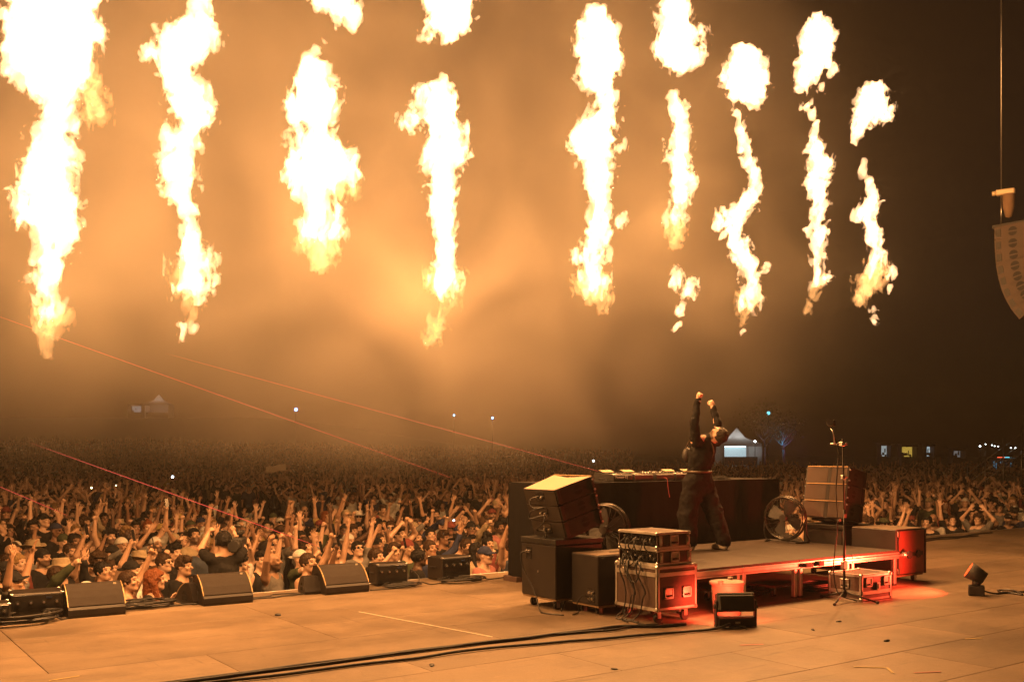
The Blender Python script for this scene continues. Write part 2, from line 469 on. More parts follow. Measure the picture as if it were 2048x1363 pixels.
# ------------------------------------------------------------------ stage floor
STAGE_EDGE = 11.65
ply = mat('scuffed_stage_ply', (.19, .14, .096), .52, 0, .3, 1.1, .35, 30, .3, (1, 2.2, 1), .35)
def add_scuffs(m):
    n = m.node_tree.nodes; l = m.node_tree.links; b = n['Principled BSDF']; src = b.inputs['Base Color'].links[0].from_socket
    tc = n.new('ShaderNodeTexCoord'); oi = n.new('ShaderNodeObjectInfo')
    off = n.new('ShaderNodeVectorMath'); off.operation = 'MULTIPLY_ADD'; off.inputs[1].default_value = (1, 1, 1); l.new(tc.outputs['Object'], off.inputs[0]); l.new(oi.outputs['Location'], off.inputs[2])
    def layer(scale, stretch, lo, hi, dark, detail, cur):
        mp = n.new('ShaderNodeMapping'); mp.inputs['Scale'].default_value = stretch; l.new(off.outputs[0], mp.inputs[0])
        t = n.new('ShaderNodeTexNoise'); t.inputs['Scale'].default_value = scale; t.inputs['Detail'].default_value = detail; t.inputs['Roughness'].default_value = .7; l.new(mp.outputs[0], t.inputs['Vector'])
        r = n.new('ShaderNodeMapRange'); r.inputs[1].default_value = lo; r.inputs[2].default_value = hi; r.inputs[3].default_value = 1.0; r.inputs[4].default_value = dark; l.new(t.outputs['Fac'], r.inputs[0])
        x = n.new('ShaderNodeMix'); x.data_type = 'RGBA'; x.blend_type = 'MULTIPLY'; x.inputs['Factor'].default_value = 1; l.new(cur, x.inputs['A']); l.new(r.outputs[0], x.inputs['B']); return x.outputs['Result']
    cur = layer(.55, (1, 1, 1), .42, .62, .62, 6, src)             # trodden-in dirt
    cur = layer(2.2, (.35, 5, 1), .60, .70, .45, 5, cur)            # drag marks along the stage
    cur = layer(2.6, (5, .4, 1), .63, .70, .55, 5, cur)             # drag marks across it
    cur = layer(9, (1, 1, 1), .62, .74, .5, 8, cur)                 # spots
    r = n.new('ShaderNodeMapRange'); r.inputs[3].default_value = .84; r.inputs[4].default_value = 1.12; l.new(oi.outputs['Random'], r.inputs[0])
    x = n.new('ShaderNodeMix'); x.data_type = 'RGBA'; x.blend_type = 'MULTIPLY'; x.inputs['Factor'].default_value = 1; l.new(cur, x.inputs['A']); l.new(r.outputs[0], x.inputs['B'])
    l.new(x.outputs['Result'], b.inputs['Base Color'])
add_scuffs(ply)
floor = MB().box((11, 2.8, -.06), (44, 17.64, .08)).build('stage_floor', mat('dark_underlay', (.03, .025, .02), .9))
tag(floor, kind='structure')
PW, PH = 2.45, .83
sheet = MB().box((0, 0, 0), (PW - .005, PH - .005, .02), .002).mesh('panel', ply)
iy = 0
y = 8.33 - PH * 8
while y < STAGE_EDGE - .1:
    top_y = min(y + PH, STAGE_EDGE)
    off = 4.0 - PW * 4 + (iy % 2) * (0.0 if iy in (8, 9, 10) else PW * .5)
    for ix in range(14):
        o = mesh_obj('panel', sheet, floor, (off + PW * (ix + .5), (y + top_y) / 2, -.01 + RNG.uniform(-.0006, .0006)), (0, 0, 0))
        if top_y - y < PH - .01: o.scale = (1, (top_y - y - .007) / (PH - .007), 1)
    y += PH; iy += 1
fascia = MB().box((11, STAGE_EDGE + .03, -.05), (44, .05, .1), .004)
tag(fascia.build('edge_trim', mat('aluminium', (.6, .58, .55), .38, .9, .2, 12, .1, 60), floor))
MB().box((11, STAGE_EDGE + .02, -.80), (44, .03, 1.4)).build('front_skirt', mat('black_cloth', (.007, .0065, .0065), .95, 0, .3, 5, .4, 25, .12), floor)

#@@GEAR
# ------------------------------------------------------------------ materials of the gear
BLACK = mat('black_cabinet_paint', (.016, .0125, .011), .48, 0, .3, 7, .12, 90, .4, None, .12)
GRILLE = mat('dark_grille_cloth', (.017, .0115, .009), .8, 0, .2, 20, .5, 260)
RUBBER = mat('black_rubber', (.015, .014, .014), .6, 0, .2, 12)
ALU = _mats['aluminium']
STEEL = mat('zinc_steel', (.5, .48, .45), .35, 1.0, .2, 15, .1, 50)
LAMINATE = mat('brown_laminate', (.07, .042, .034), .5, 0, .25, 3, .2, 70, .45, None, .12)
CLOTH = _mats['black_cloth']
WHITE_TAPE = mat('pale_tape', (.55, .5, .4), .6, 0, .15, 20)
YELLOW_TAPE = mat('yellow_tape', (.42, .32, .12), .6, 0, .2, 20)
PINK_TAPE = mat('pink_tape', (.4, .14, .12), .6, 0, .2, 20)
GLASSY = mat('dark_gloss_plastic', (.012, .012, .013), .18, 0, .2, 9)

# ------------------------------------------------------------------ stage monitors
def wedge_mesh_parts():
    W = .56
    curve = [(.0, .0), (-.012, .03), (-.012, .085), (.01, .115), (.07, .195), (.13, .255), (.19, .297), (.235, .318), (.265, .325), (.36, .318), (.47, .05), (.455, .0)]
    body = MB().prism(curve, -W / 2, W / 2).mesh('cabinet', BLACK)
    gp = [(.004, .122), (.065, .2035), (.126, .2635), (.187, .3055), (.232, .3265), (.232, .318), (.19, .297), (.13, .255), (.07, .195), (.01, .115)]
    grille = MB().prism(gp, -W / 2 + .012, W / 2 - .012).mesh('grille', GRILLE)
    rims = []
    for s in (-1, 1):
        rim = MB(); rp = [(-.004, .118), (.058, .206), (.121, .268), (.184, .311), (.236, .333), (.236, .32), (.19, .297), (.13, .255), (.07, .195), (.01, .115)]
        rim.prism(rp, s * (W / 2 - .004), s * (W / 2 + .004))
        rims.append(rim.mesh('rim', mat('worn_brass_edge', (.42, .28, .14), .45, .3, .3, 20)))
    handles = []
    for s in (-1, 1):
        h1 = MB().prism([(.16, .06), (.3, .06), (.3, .1), (.28, .125), (.18, .125), (.16, .1)], s * (W / 2 + .0025), s * (W / 2 - .02))
        h2 = MB().prism([(.17, .15), (.29, .15), (.28, .19), (.26, .205), (.22, .205), (.19, .19)], s * (W / 2 + .0025), s * (W / 2 - .02))
        handles += [q.mesh('handle_recess', mat('dark_hollow', (.004, .004, .004), .9)) for q in (h1, h2)]
    badge = MB().box((.21, .185, .314), (.03, .006, .018)).mesh('badge', WHITE_TAPE)
    feet = [MB().box((0, yy, .004), (.5, .03, .008)).mesh('foot', RUBBER) for yy in (.06, .4)]
    return [('cabinet', body), ('grille', grille), ('rim', rims[0]), ('rim', rims[1]), *[('handle_recess', q) for q in handles], ('badge', badge), ('foot', feet[0]), ('foot', feet[1])]
WP = wedge_mesh_parts()
def wedge(x, y, rz, label, s=1.0):
    t = empty('floor_monitor', (x, y, 0), rz, label, 'speaker', 'wedge monitors on the stage floor')
    t.scale = (s, s, s)
    for n_, me in WP: mesh_obj(n_, me, t)
    return t
wedge(2.50, 10.93, R(-2), 'black wedge monitor with its grille turned to the stage, beside a heap of coiled cable')
wedge(3.90, 10.95, R(-1), 'black wedge monitor in front of the crouching camera operator with headphones')
wedge(5.38, 10.97, R(0), 'black wedge monitor with clear side grip holes, before the two black equipment boxes', 1.02)
wedge(3.66, 11.5, R(196), 'dark monitor seen from behind at the stage edge behind the middle wedge', .72)
wedge(5.13, 11.42, R(172), 'dark monitor seen from behind at the stage edge, beside the third wedge', .66)
wedge(13.6, 10.9, R(10), 'black wedge monitor beyond the deck, close to the far crowd')
wedge(12.95, 10.35, R(-14), 'black wedge monitor between the raised deck and the far crowd', 1.0)

def screws(mb, pts, r=.006):
    for p in pts: mb.cyl(p, (p[0], p[1] - .006, p[2]), r, n=6)

# ------------------------------------------------------------------ small black equipment boxes at the edge
def edge_box(x, y, rz, w, dep, h, label):
    t = empty('power_box', (x, y, 0), rz, label, 'equipment box')
    MB().box((0, 0, h / 2 + .01), (w, dep, h), .012).build('housing', BLACK, t)
    MB().box((0, -dep / 2 - .003, h * .5 + .01), (w * .92, .006, h * .86), .002).build('front_panel', GLASSY, t)
    for i in range(4):
        sx = -.36 + .24 * i
        o = MB().cyl((sx * w, -dep / 2 - .006, h * .68), (sx * w, -dep / 2 - .03, h * .68), .022, n=10).build('socket', RUBBER, t)
        MB().cyl((sx * w, -dep / 2 - .03, h * .68), (sx * w, -dep / 2 - .036, h * .68), .012, n=8).build('socket_ring', STEEL, o)
    MB().box((w * .22, -dep / 2 - .008, h * .85), (.06, .006, .022)).build('display', mat('display_glass', (.02, .03, .06), .15), t)
    for sx in (-1, 1):
        for sy in (-1, 1):
            MB().box((sx * (w / 2 - .015), sy * (dep / 2 - .015), h + .004), (.034, .034, .018), .004).build('corner', STEEL, t)
    MB().cyl((-w / 2 - .02, -dep * .2, h * .6), (-w / 2 - .02, dep * .2, h * .6), .008, n=6).build('grip', RUBBER, t)
    return t
edge_box(6.18, 11.42, R(-8), .42, .3, .27, 'black equipment box beside the third wedge with a cable tail in front')
edge_box(7.12, 11.45, R(4), .48, .34, .30, 'black equipment box at the stage edge with a tangle of cable before it')
edge_box(1.98, 11.3, R(-6), .5, .4, .26, 'black power box with sockets behind coiled cable, next to the first wedge')
edge_box(1.5, 11.1, R(-4), .4, .3, .2, 'low black connector box with pale plugs, half cut off beside the power box')

# ------------------------------------------------------------------ cables
CABLE = mat('black_cable', (.014, .013, .013), .45, 0, .2, 18)
def smooth_path(pts, n=8):
    P = [np.array(p, float) for p in pts]; P = [2 * P[0] - P[1]] + P + [2 * P[-1] - P[-2]]; out = []
    for i in range(1, len(P) - 2):
        for k in range(n):
            t = k / n
            out.append(.5 * (2 * P[i] + (P[i + 1] - P[i - 1]) * t + (2 * P[i - 1] - 5 * P[i] + 4 * P[i + 1] - P[i + 2]) * t * t + (3 * P[i] - P[i - 1] - 3 * P[i + 1] + P[i + 2]) * t ** 3))
    out.append(P[-2]); return [tuple(p) for p in out]
def cable(pts, r, label, m=CABLE, parent=None, name='cable'):
    o = MB().tube(smooth_path(pts), r, 6).build(name, m, parent)
    if parent is None: tag(o, label, 'cable', 'cables lying on the stage')
    return o
def coil(c, rx, turns, r, label, seed=0, tail=None):
    rs = np.random.default_rng(seed); pts = []
    n = turns * 9
    for i in range(n):
        a = i * 2 * math.pi / 9 + .3; q = rx * (1 + .16 * rs.standard_normal())
        pts.append((c[0] + q * math.cos(a) * 1.15, c[1] + q * math.sin(a) * .8, r + (i / n) * turns * r * 1.2 + abs(rs.normal(0, r * .6))))
    if tail: pts += tail
    return cable(pts, r, label, name='coiled_cable')
def wander(a, b, n, amp, seed, z=.012):
    rs = np.random.default_rng(seed); L = []
    for i in range(n + 1):
        t = i / n; L.append((a[0] + (b[0] - a[0]) * t + rs.normal(0, amp) * (0 < i < n), a[1] + (b[1] - a[1]) * t + rs.normal(0, amp) * (0 < i < n), z + abs(rs.normal(0, .002))))
    return L
cable(wander((.6, 7.42), (3.64, 7.385), 8, .008, 1, .017) + wander((3.9, 7.38), (6.47, 7.26), 7, .012, 2, .017) + [(6.8, 7.05, .016), (7.1, 7.0, .016)], .016, 'thick black cable running along the floor to the stacked flight cases')
cable(wander((.6, 7.40), (5.1, 7.345), 10, .014, 3, .014) + wander((5.4, 7.31), (6.9, 7.12), 5, .02, 9, .014), .012, 'thinner black cable lying against the thick one that runs to the flight cases')
cable(wander((.8, 7.31), (4.9, 7.1), 10, .014, 4, .015) + wander((5.3, 7.02), (6.83, 6.68), 5, .012, 5, .015) + [(7.1, 6.62, .02), (7.3, 6.6, .05)], .013, 'black cable across the open floor to the strobe that stands near the bin')
coil((3.05, 11.28), .26, 6, .009, 'flat coil of black cable between the first and second wedge', 3, [(3.5, 11.2, .012), (3.75, 11.28, .012)])
cable(wander((2.75, 11.2), (3.6, 11.1), 6, .03, 12) , .009, 'short black cable joining the first wedge to the flat coil')
coil((1.75, 10.95), .3, 7, .011, 'heaped coil of black cable in front of the power box', 5, [(2.15, 10.9, .012), (2.3, 11.05, .012)])
cable(wander((4.2, 11.08), (4.75, 11.12), 5, .03, 13) + [(5.0, 11.25, .012), (5.1, 11.3, .012)], .009, 'loop of black cable on the floor between the second and third wedge')
cable(wander((4.22, 11.2), (5.0, 11.2), 6, .04, 14), .008, 'thin cable running behind the loop to the third wedge')
coil((6.2, 11.1), .2, 4, .008, 'loose coil in front of the equipment box beside the third wedge', 7, [(6.6, 11.05, .01), (6.85, 11.1, .01)])
cable([(5.7, 11.0, .01), (6.0, 10.98, .01), (6.3, 11.05, .01), (6.45, 11.12, .02), (6.5, 11.2, .1), (6.42, 11.25, .2)], .007, 'cable rising from the floor to the box beside the third wedge')
coil((7.1, 11.08), .24, 5, .008, 'tangled coil in front of the box at the stage edge', 8, [(7.5, 11.05, .01), (7.9, 11.1, .01), (8.4, 11.1, .01)])
cable(wander((12.4, 10.9), (19.5, 11.0), 14, .06, 21), .014, 'black cable lying along the far stage edge below the crowd')
cable(wander((13.2, 11.2), (20.5, 11.25), 14, .07, 22), .016, 'second black cable along the far stage edge, outside the first')
coil((15.0, 10.95), .35, 5, .012, 'coiled cable on the far stage edge beyond the wedge', 31)

# ------------------------------------------------------------------ subwoofers and stacked arrays
def caster(parent, x, y, top, r=.045):
    c = MB().box((x, y, top - .004), (.08, .06, .008)).box((x, y - .022, top - .045), (.045, .005, .075)).box((x, y + .022, top - .045), (.045, .005, .075)).build('caster', STEEL, parent)
    MB().cyl((x, y - .016, r), (x, y + .016, r), r, n=14).build('wheel', RUBBER, c)
def subwoofer(x0, x1, y0, y1, z0, z1, label, panel_side=-1, m=BLACK, grille=False):
    t = empty('subwoofer', ((x0 + x1) / 2, (y0 + y1) / 2, 0), 0, label, 'speaker')
    w, dp, h = x1 - x0, y1 - y0, z1 - z0
    MB().box((0, 0, (z0 + z1) / 2), (w, dp, h), .01).build('cabinet', m, t)
    MB().box((0, 0, z0 - .012), (w * .96, dp * .96, .022), .003).build('wheel_board', mat('birch_board', (.2, .13, .07), .7), t)
    for sx in (-1, 1):
        for sy in (-1, 1): caster(t, sx * (w / 2 - .1), sy * (dp / 2 - .1), z0 - .022)
    px = panel_side * (w / 2 + .002)
    return t, w, dp, h
# left stack
t, w, dp, h = subwoofer(6.58, 7.24, 8.42, 9.04, .125, .70, 'black subwoofer on castors under the slanted speaker stack, cable plugged high on its back')
p = MB().box((-w / 2 - .003, .17, .59), (.006, .1, .13), .002).build('connector_panel', GLASSY, t)
for k in range(2): MB().cyl((-w / 2 - .005, .15 + .045 * k, .61), (-w / 2 - .03, .15 + .045 * k, .61), .015, n=10).build('socket', STEEL, p)
MB().box((-w / 2 - .0025, 0, .4), (.005, .02, .02)).build('rear_bolt', STEEL, t)
MB().box((0, 0, .735), (w + .015, dp + .015, .06), .006).build('rigging_frame', mat('black_steel', (.02, .019, .018), .45, .4, .3, 12, .15, 60, .5, None, .3), t)
MB().tube(smooth_path([(-w / 2 - .03, .17, .61), (-w / 2 - .09, .2, .58), (-w / 2 - .08, .16, .42), (-w / 2 - .06, .0, .2), (-w / 2 - .1, -.15, .03), (-w / 2 - .2, -.35, .012), (-w / 2 - .12, -.6, .012)]), .007, 6).build('speaker_cable', CABLE, t)
t, w, dp, h = subwoofer(6.76, 7.44, 7.93, 8.38, .10, .625, 'square black subwoofer beside the flight cases, plug low in its back panel')
p = MB().box((-w / 2 - .003, -.12, .2), (.006, .11, .14), .002).build('connector_panel', GLASSY, t)
for k in range(4): MB().cyl((-w / 2 - .005, -.145 + .05 * (k % 2), .17 + .06 * (k // 2)), (-w / 2 - .025, -.145 + .05 * (k % 2), .17 + .06 * (k // 2)), .014, n=10).build('socket', STEEL, p)
DUST_SHEEN = mat('dusty_sheen_board', (.13, .09, .06), .55, 0, .25, 4, .15, 60, .4, None, .2)  # colour holds both dust and the flame-lit sheen of the cabinet tops
MB().box((0, 0, .627), (w - .02, dp - .02, .004)).build('dusty_sheen_top', DUST_SHEEN, t)
MB().box((.08, -.02, .631), (.16, .035, .004)).build('top_grip', mat('dark_hollow', (.004, .004, .004), .9), t)
MB().tube(smooth_path([(-w / 2 - .02, -.1, .18), (-w / 2 - .07, -.06, .2), (-w / 2 - .1, 0, .12), (-w / 2 - .06, .02, .02), (-w / 2 - .2, -.05, .01)]), .007, 6).build('speaker_cable', CABLE, t)
# far right subwoofer, lying past the end of the deck
t, w, dp, h = subwoofer(11.56, 12.2, 7.62, 8.3, .105, .70, 'large subwoofer lit red by the floor light at the far end of the deck', 1, BLACK)
MB().box((.01, -dp / 2 - .003, .40), (w - .06, .006, .56), .002).build('front_panel', mat('red_light_on_cabinet', (.2, .06, .05), .5, 0, .2, 6, .2, 80, .4, None, .12), t)  # added panel: the red floor light on this face is put into its colour
MB().box((0, 0, .702), (w - .02, dp - .02, .004)).build('dusty_sheen_top', DUST_SHEEN, t)  # added plate, flame sheen and dust both in its colour
MB().box((-w / 2 + .035, -dp / 2 - .006, .40), (.03, .012, .5), .003).build('corner_strip', BLACK, t)
MB().box((w / 2 + .006, -dp / 2 + .012, .40), (.014, .06, .6), .003).build('side_flange', BLACK, t)
for zz in (.16, .64):
    MB().box((-w / 2 + .03, -dp / 2 - .014, zz), (.05, .012, .07), .003).build('corner_plate', STEEL, t)
MB().box((.12, -dp / 2 - .011, .37), (.28, .01, .05), .002).build('strap', RUBBER, t)
MB().cyl((.14, -dp / 2 - .016, .37), (.14, -dp / 2 - .034, .37), .05, n=18).build('strap_disc', RUBBER, t)
# right-hand base under the far array
t, w, dp, h = subwoofer(11.57, 12.25, 8.44, 9.1, .10, .64, 'dark subwoofer under the far speaker stack at the deck end')
MB().box((-w / 2 - .004, 0, .37), (.008, dp * .94, .46), .002).build('grille', GRILLE, t)
MB().box((0, 0, .675), (w + .02, dp + .02, .06), .006).build('rigging_frame', _mats['black_steel'], t)

def array_box(parent, z, dep, wf, wr, h, front_grille):
    """one cabinet: back at x = 0, front at x = dep with a shallow V in its face; trapezoid seen from above"""
    out = [(0, -wr / 2), (0, wr / 2), (dep, wf / 2), (dep - .07, .02), (dep - .07, -.02), (dep, -wf / 2)]
    b = MB().prism(out, z, z + h - .008, 'Z').build('cabinet', BLACK, parent)
    MB().box((-.003, 0, z + h * .55), (.006, .15, h * .55), .002).build('amplifier_plate', GLASSY, b)
    for k in range(2): MB().cyl((-.005, -.04 + .08 * k, z + h * .5), (-.03, -.04 + .08 * k, z + h * .5), .012, n=8).build('socket', STEEL, b)
    for s in (-1, 1):
        a0 = Vector((dep * .12, s * (wr / 2 + (wf - wr) / 2 * .12), 0)); a1 = Vector((dep * .95, s * (wr / 2 + (wf - wr) / 2 * .95), 0))
        n_ = Vector((a1.y - a0.y, -(a1.x - a0.x), 0)).normalized() * (s * 1)
        if n_.y * s < 0: n_ = -n_
        MB().box((.035, s * (wr / 2 + .008), z + h * .5), (.05, .02, h * .92), .004).build('rear_rail', _mats['black_steel'], b)
        MB().box((dep - .02, s * (wf / 2 + .007), z + h * .5), (.035, .018, h * .92), .004).build('front_rail', _mats['black_steel'], b)
        for q in (.2, .8): MB().cyl((dep - .02, s * (wf / 2 + .012), z + h * q), (dep - .02, s * (wf / 2 + .03), z + h * q), .012, n=8).build('pin', STEEL, b)
        mid = a0.lerp(a1, .55); dr = (a1 - a0).normalized()
        for up in (1, -1):     # split round emblem
            v_ = []; N_ = 10
            for k in range(N_ + 1):
                t_ = math.pi * k / N_; q = mid + dr * (.05 * math.cos(t_)) + n_ * .003
                v_.append((q.x, q.y, z + h * .5 + up * (.01 + .045 * math.sin(t_))))
            MB().add(v_, [tuple(range(N_ + 1))]).build('emblem', mat('emblem_black', (.004, .004, .004), .8), b)
    if front_grille:
        for s in (-1, 1):
            MB().add([(dep + .004, s * wf / 2 * .97, z + .012), (dep - .06, s * .03, z + .012), (dep - .06, s * .03, z + h - .02), (dep + .004, s * wf / 2 * .97, z + h - .02)], [(0, 1, 2, 3)]).build('grille', mat('brown_front_grille', (.05, .031, .022), .7, 0, .2, 20, .5, 200), b)
        MB().box((dep - .003, 0, z + h - .006), (.012, wf * .98, .01)).build('front_lip', mat('worn_brass_edge'), b)
    return b
def stack(x, y, z, rz, tilt, label, n, h):
    t = empty('line_array_stack', (x, y, z), rz, label, 'speaker', 'stacked side speakers at the deck ends')
    t.rotation_euler = (0, -tilt, rz)
    for k in range(n): array_box(t, k * h, .5, .68, .56, h, True)
    MB().box((.2, 0, -.02), (.4, .5, .03), .004).build('base_plate', _mats['black_steel'], t)
    return t
a = stack(6.72, 8.70, .775, 0, R(17), 'three slanted speaker cabinets with looped cables on their backs and a pale top', 3, .185)
MB().tube(smooth_path([(-.03, -.02, .48), (-.1, .06, .46), (-.12, .02, .38), (-.06, -.1, .36), (-.1, .08, .33), (-.13, .1, .25), (-.06, -.06, .27), (-.1, -.08, .2), (-.12, .05, .12), (-.06, .0, .09), (-.12, -.1, .06), (-.1, -.02, -.02)]), .008, 6).build('link_cable', CABLE, a)
MB().tube(smooth_path([(-.1, -.02, .04), (-.12, -.06, -.2), (-.08, -.12, -.45), (-.1, -.2, -.6), (-.3, -.3, -.72)]), .008, 6).build('feed_cable', CABLE, a)
MB().add([(q[0], q[1], .549) for q in ((.004, -.272), (.004, .272), (.494, .33), (.428, .02), (.428, -.02), (.494, -.33))], [(0, 5, 4, 3, 2, 1)]).add([(q[0], q[1], .5475) for q in ((.004, -.272), (.004, .272), (.494, .33), (.428, .02), (.428, -.02), (.494, -.33))], [(0, 1, 2, 3, 4, 5)]).build('pale_sheen_top', mat('pale_dusty_sheen', (.32, .24, .17), .6, 0, .15, 4), a)  # added plate, its pale colour carries the flame light on the top besides dust
stack(12.05, 8.77, .72, R(180), R(-10) * -1, 'three stacked speaker cabinets with brown grilles facing the performer at the far deck end', 3, .24)

# ------------------------------------------------------------------ raised deck
DECK = .45
deck = empty('raised_deck', (9.55, 8.6, 0), 0, 'low black platform on aluminium legs under the performer', 'platform')
decktop = mat('worn_dark_deck', (.036, .025, .019), .5, 0, .3, 1.6, .3, 40, .4, None, .25)
for i in range(4):
    xa = 7.55 + .985 * i - 9.55
    for j in range(1):
        MB().box((xa + .4925, -.02, DECK - .012), (.978, 2.08, .024), .003).build('deck_board', decktop, deck)
    f = MB()
    for yy in (-1.05, 1.01):
        f.box((xa + .4925, yy, DECK - .095), (.98, .045, .022), .003).box((xa + .4925, yy, DECK - .035), (.98, .05, .022), .003).box((xa + .4925, yy + .004, DECK - .065), (.98, .02, .045))
    for xx in (xa + .015, xa + .97): f.box((xx, -.02, DECK - .07), (.022, 2.0, .07), .003)
    f.build('deck_frame', ALU, deck)
    for xx in (xa + .05, xa + .935):
        for yy in (-1.02, .96):
            lg = MB().box((xx, yy, (DECK - .106) / 2), (.05, .05, DECK - .106), .004).build('leg', ALU, deck)
            MB().cyl((xx, yy, 0), (xx, yy, .02), .038, n=12).build('foot', RUBBER, lg)
MB().cyl((2.0, -1.075, DECK - .065), (2.16, -1.075, DECK - .065), .03, n=12).box((1.2, -1.082, DECK - .065), (1.7, .012, .03), .003).build('side_pipe', ALU, deck)
MB().cyl((2.1, -1.10, DECK - .065), (2.1, -1.125, DECK - .065), .05, n=18).build('end_disc', RUBBER, deck)
MB().box((.1, -1.09, DECK - .07), (.14, .03, .05), .006).build('ratchet', RUBBER, deck)
MB().box((.32, -1.095, DECK - .065), (.1, .02, .06), .005).build('strap', RUBBER, deck)
# things stored under the deck
coil((9.2, 8.1), .3, 6, .012, 'dark cable heap under the raised deck', 41)
coil((10.3, 7.9), .3, 5, .012, 'cable heap under the deck behind the small flight case', 42)
for (x_, y_, lab) in ((9.55, 7.95, 'small dark dolly stored under the deck near its middle legs'), (8.7, 8.2, 'small dark dolly deep under the deck behind the bin')):
    t = empty('dolly', (x_, y_, 0), R(8), lab, 'dolly', 'dollies under the deck')
    MB().box((0, 0, .13), (.6, .4, .03), .004).build('board', LAMINATE, t)
    for sx in (-1, 1):
        for sy in (-1, 1): caster(t, sx * .23, sy * .14, .115)

# ------------------------------------------------------------------ booth table with drapes
tb = empty('booth_table', (9.86, 10.4, 0), 0, 'long booth table under black drapes to the floor', 'table')
TX0, TX1, TY0, TY1, TZ = -2.18, 2.16, -.5, .45, 1.31
MB().box(((TX0 + TX1) / 2, (TY0 + TY1) / 2, TZ - .015), (TX1 - TX0 - .02, TY1 - TY0 - .02, .03), .004).build('table_top', mat('black_table_cloth', (.022, .02, .019), .5, 0, .3, 4, .3, 60), tb)
def drape(a, b, name, seed, folds):
    rs = np.random.default_rng(seed); n = int(max(14, folds * 8)); vs_ = []; rows = 7
    L = math.dist(a, b); dx, dy = (b[0] - a[0]) / L, (b[1] - a[1]) / L
    ph = rs.uniform(0, 6.28, 3)
    for r_ in range(rows):
        z = TZ + .001 - (TZ - .07) * r_ / (rows - 1)
        for i in range(n + 1):
            t = i / n; amp = .004 + .02 * r_ / (rows - 1)
            q = amp * (math.sin(t * folds * 6.28 + ph[0]) + .6 * math.sin(t * folds * 2.3 * 6.28 + ph[1])) - .0 - .012 * (rows - 1 - r_) / rows * 0
            vs_.append((a[0] + dx * L * t + dy * q, a[1] + dy * L * t - dx * q, z))
    fs = [(r_ * (n + 1) + i, r_ * (n + 1) + i + 1, (r_ + 1) * (n + 1) + i + 1, (r_ + 1) * (n + 1) + i) for r_ in range(rows - 1) for i in range(n)]
    o = MB().add(vs_, fs, True).build(name, CLOTH, tb); return o
drape((TX0, TY0), (TX1, TY0), 'near_drape', 1, 9); drape((TX1, TY0), (TX1, TY1), 'end_drape', 2, 2)
drape((TX1, TY1), (TX0, TY1), 'crowd_side_drape', 3, 9); drape((TX0, TY1), (TX0, TY0), 'end_drape', 4, 2)
MB().box((TX0 + .35, TY1 - .1, .035), (.8, .3, .07), .006).build('weight_board', LAMINATE, tb)
MB().tube(smooth_path([(-.2, TY0 + .04, TZ + .05), (-.2, TY0 - .02, TZ + .03), (-.19, TY0 - .03, TZ - .1), (-.16, TY0 - .03, TZ - .22)]), .004, 5).build('hanging_cable', mat('red_cable', (.3, .05, .05), .5), tb)

# decks and mixer
GEAR = mat('player_black', (.03, .028, .027), .35, 0, .2, 14, .1, 120)
SILVER = mat('knob_silver', (.55, .5, .45), .3, .9, .2, 30)
def player(x, label, mixer=False):
    t = empty('media_player' if not mixer else 'dj_mixer', (x, 10.22, TZ + .002), 0, label, 'dj mixer' if mixer else 'media player')
    w, dp, h = (.34, .41, .108)
    MB().prism([(-dp / 2, .012), (-dp / 2, h - .025), (-dp / 2 + .02, h - .012), (dp / 2, h + .012), (dp / 2, .012)], -w / 2, w / 2).build('body', GEAR, t)
    MB().box((0, 0, .006), (w * .9, dp * .9, .012)).build('foot', RUBBER, t)
    rs = np.random.default_rng(int(x * 100))
    if not mixer:
        j = MB().lathe([(.0, .0), (.103, .0), (.1, .012), (.085, .016), (.0, .016)], 24, (0, -.05, h - .008)).build('jog_wheel', GLASSY, t)
        MB().lathe([(.108, .0), (.108, .006), (.103, .006), (.103, 0)], 24, (0, -.05, h - .008)).build('jog_ring', SILVER, j)
        s = MB().box((0, .135, h + .022), (.24, .12, .012), .003, Matrix.Rotation(R(18), 3, 'X')).build('screen_bezel', GLASSY, t)
        MB().box((0, .133, h + .0295), (.2, .09, .003), 0, Matrix.Rotation(R(18), 3, 'X')).build('screen', mat('screen_grey', (.5, .42, .3), .15), s)
        for k in range(3): MB().cyl((-.14 + .05 * k, -.175, h - .016), (-.14 + .05 * k, -.175, h - .002), .013, n=10).build('button', SILVER, t)
        MB().box((.145, -.06, h - .0), (.018, .03, .02), .003).build('fader', SILVER, t)
    else:
        for c in range(5):
            for r_ in range(5): MB().cyl((-.13 + .065 * c, -.02 + .045 * r_, h - .012), (-.13 + .065 * c, -.02 + .045 * r_, h + .016), .011, .009, 8).build('knob', SILVER if (c + r_) % 2 else RUBBER, t)
            MB().box((-.13 + .065 * c, -.1, h + .002), (.012, .024, .022), .003).build('fader', SILVER, t)
    return t
first = player(8.98, 'media player at the end of the row with white lettering on its front')
cu = bpy.data.curves.new('lettering', 'FONT'); cu.body = 'Pioneer DJ'; cu.size = .05; cu.extrude = .0008; cu.align_x = 'CENTER'
tmp = bpy.data.objects.new('tmp', cu); COL.objects.link(tmp)
lm = bpy.data.meshes.new_from_object(tmp.evaluated_get(bpy.context.evaluated_depsgraph_get())); bpy.data.objects.remove(tmp)
lm.materials.clear(); lm.materials.append(mat('white_print', (.8, .78, .72), .5))
mesh_obj('lettering', lm, first, (-.03, -.2075, .045), (R(90), 0, 0))
player(9.36, 'media player next to the lettered one'); player(9.76, 'knob-covered mixer in the middle of the player row, partly behind the performer', True)
player(10.14, 'media player on the far side of the mixer, behind the performer'); player(10.52, 'last media player of the row, past the performer')
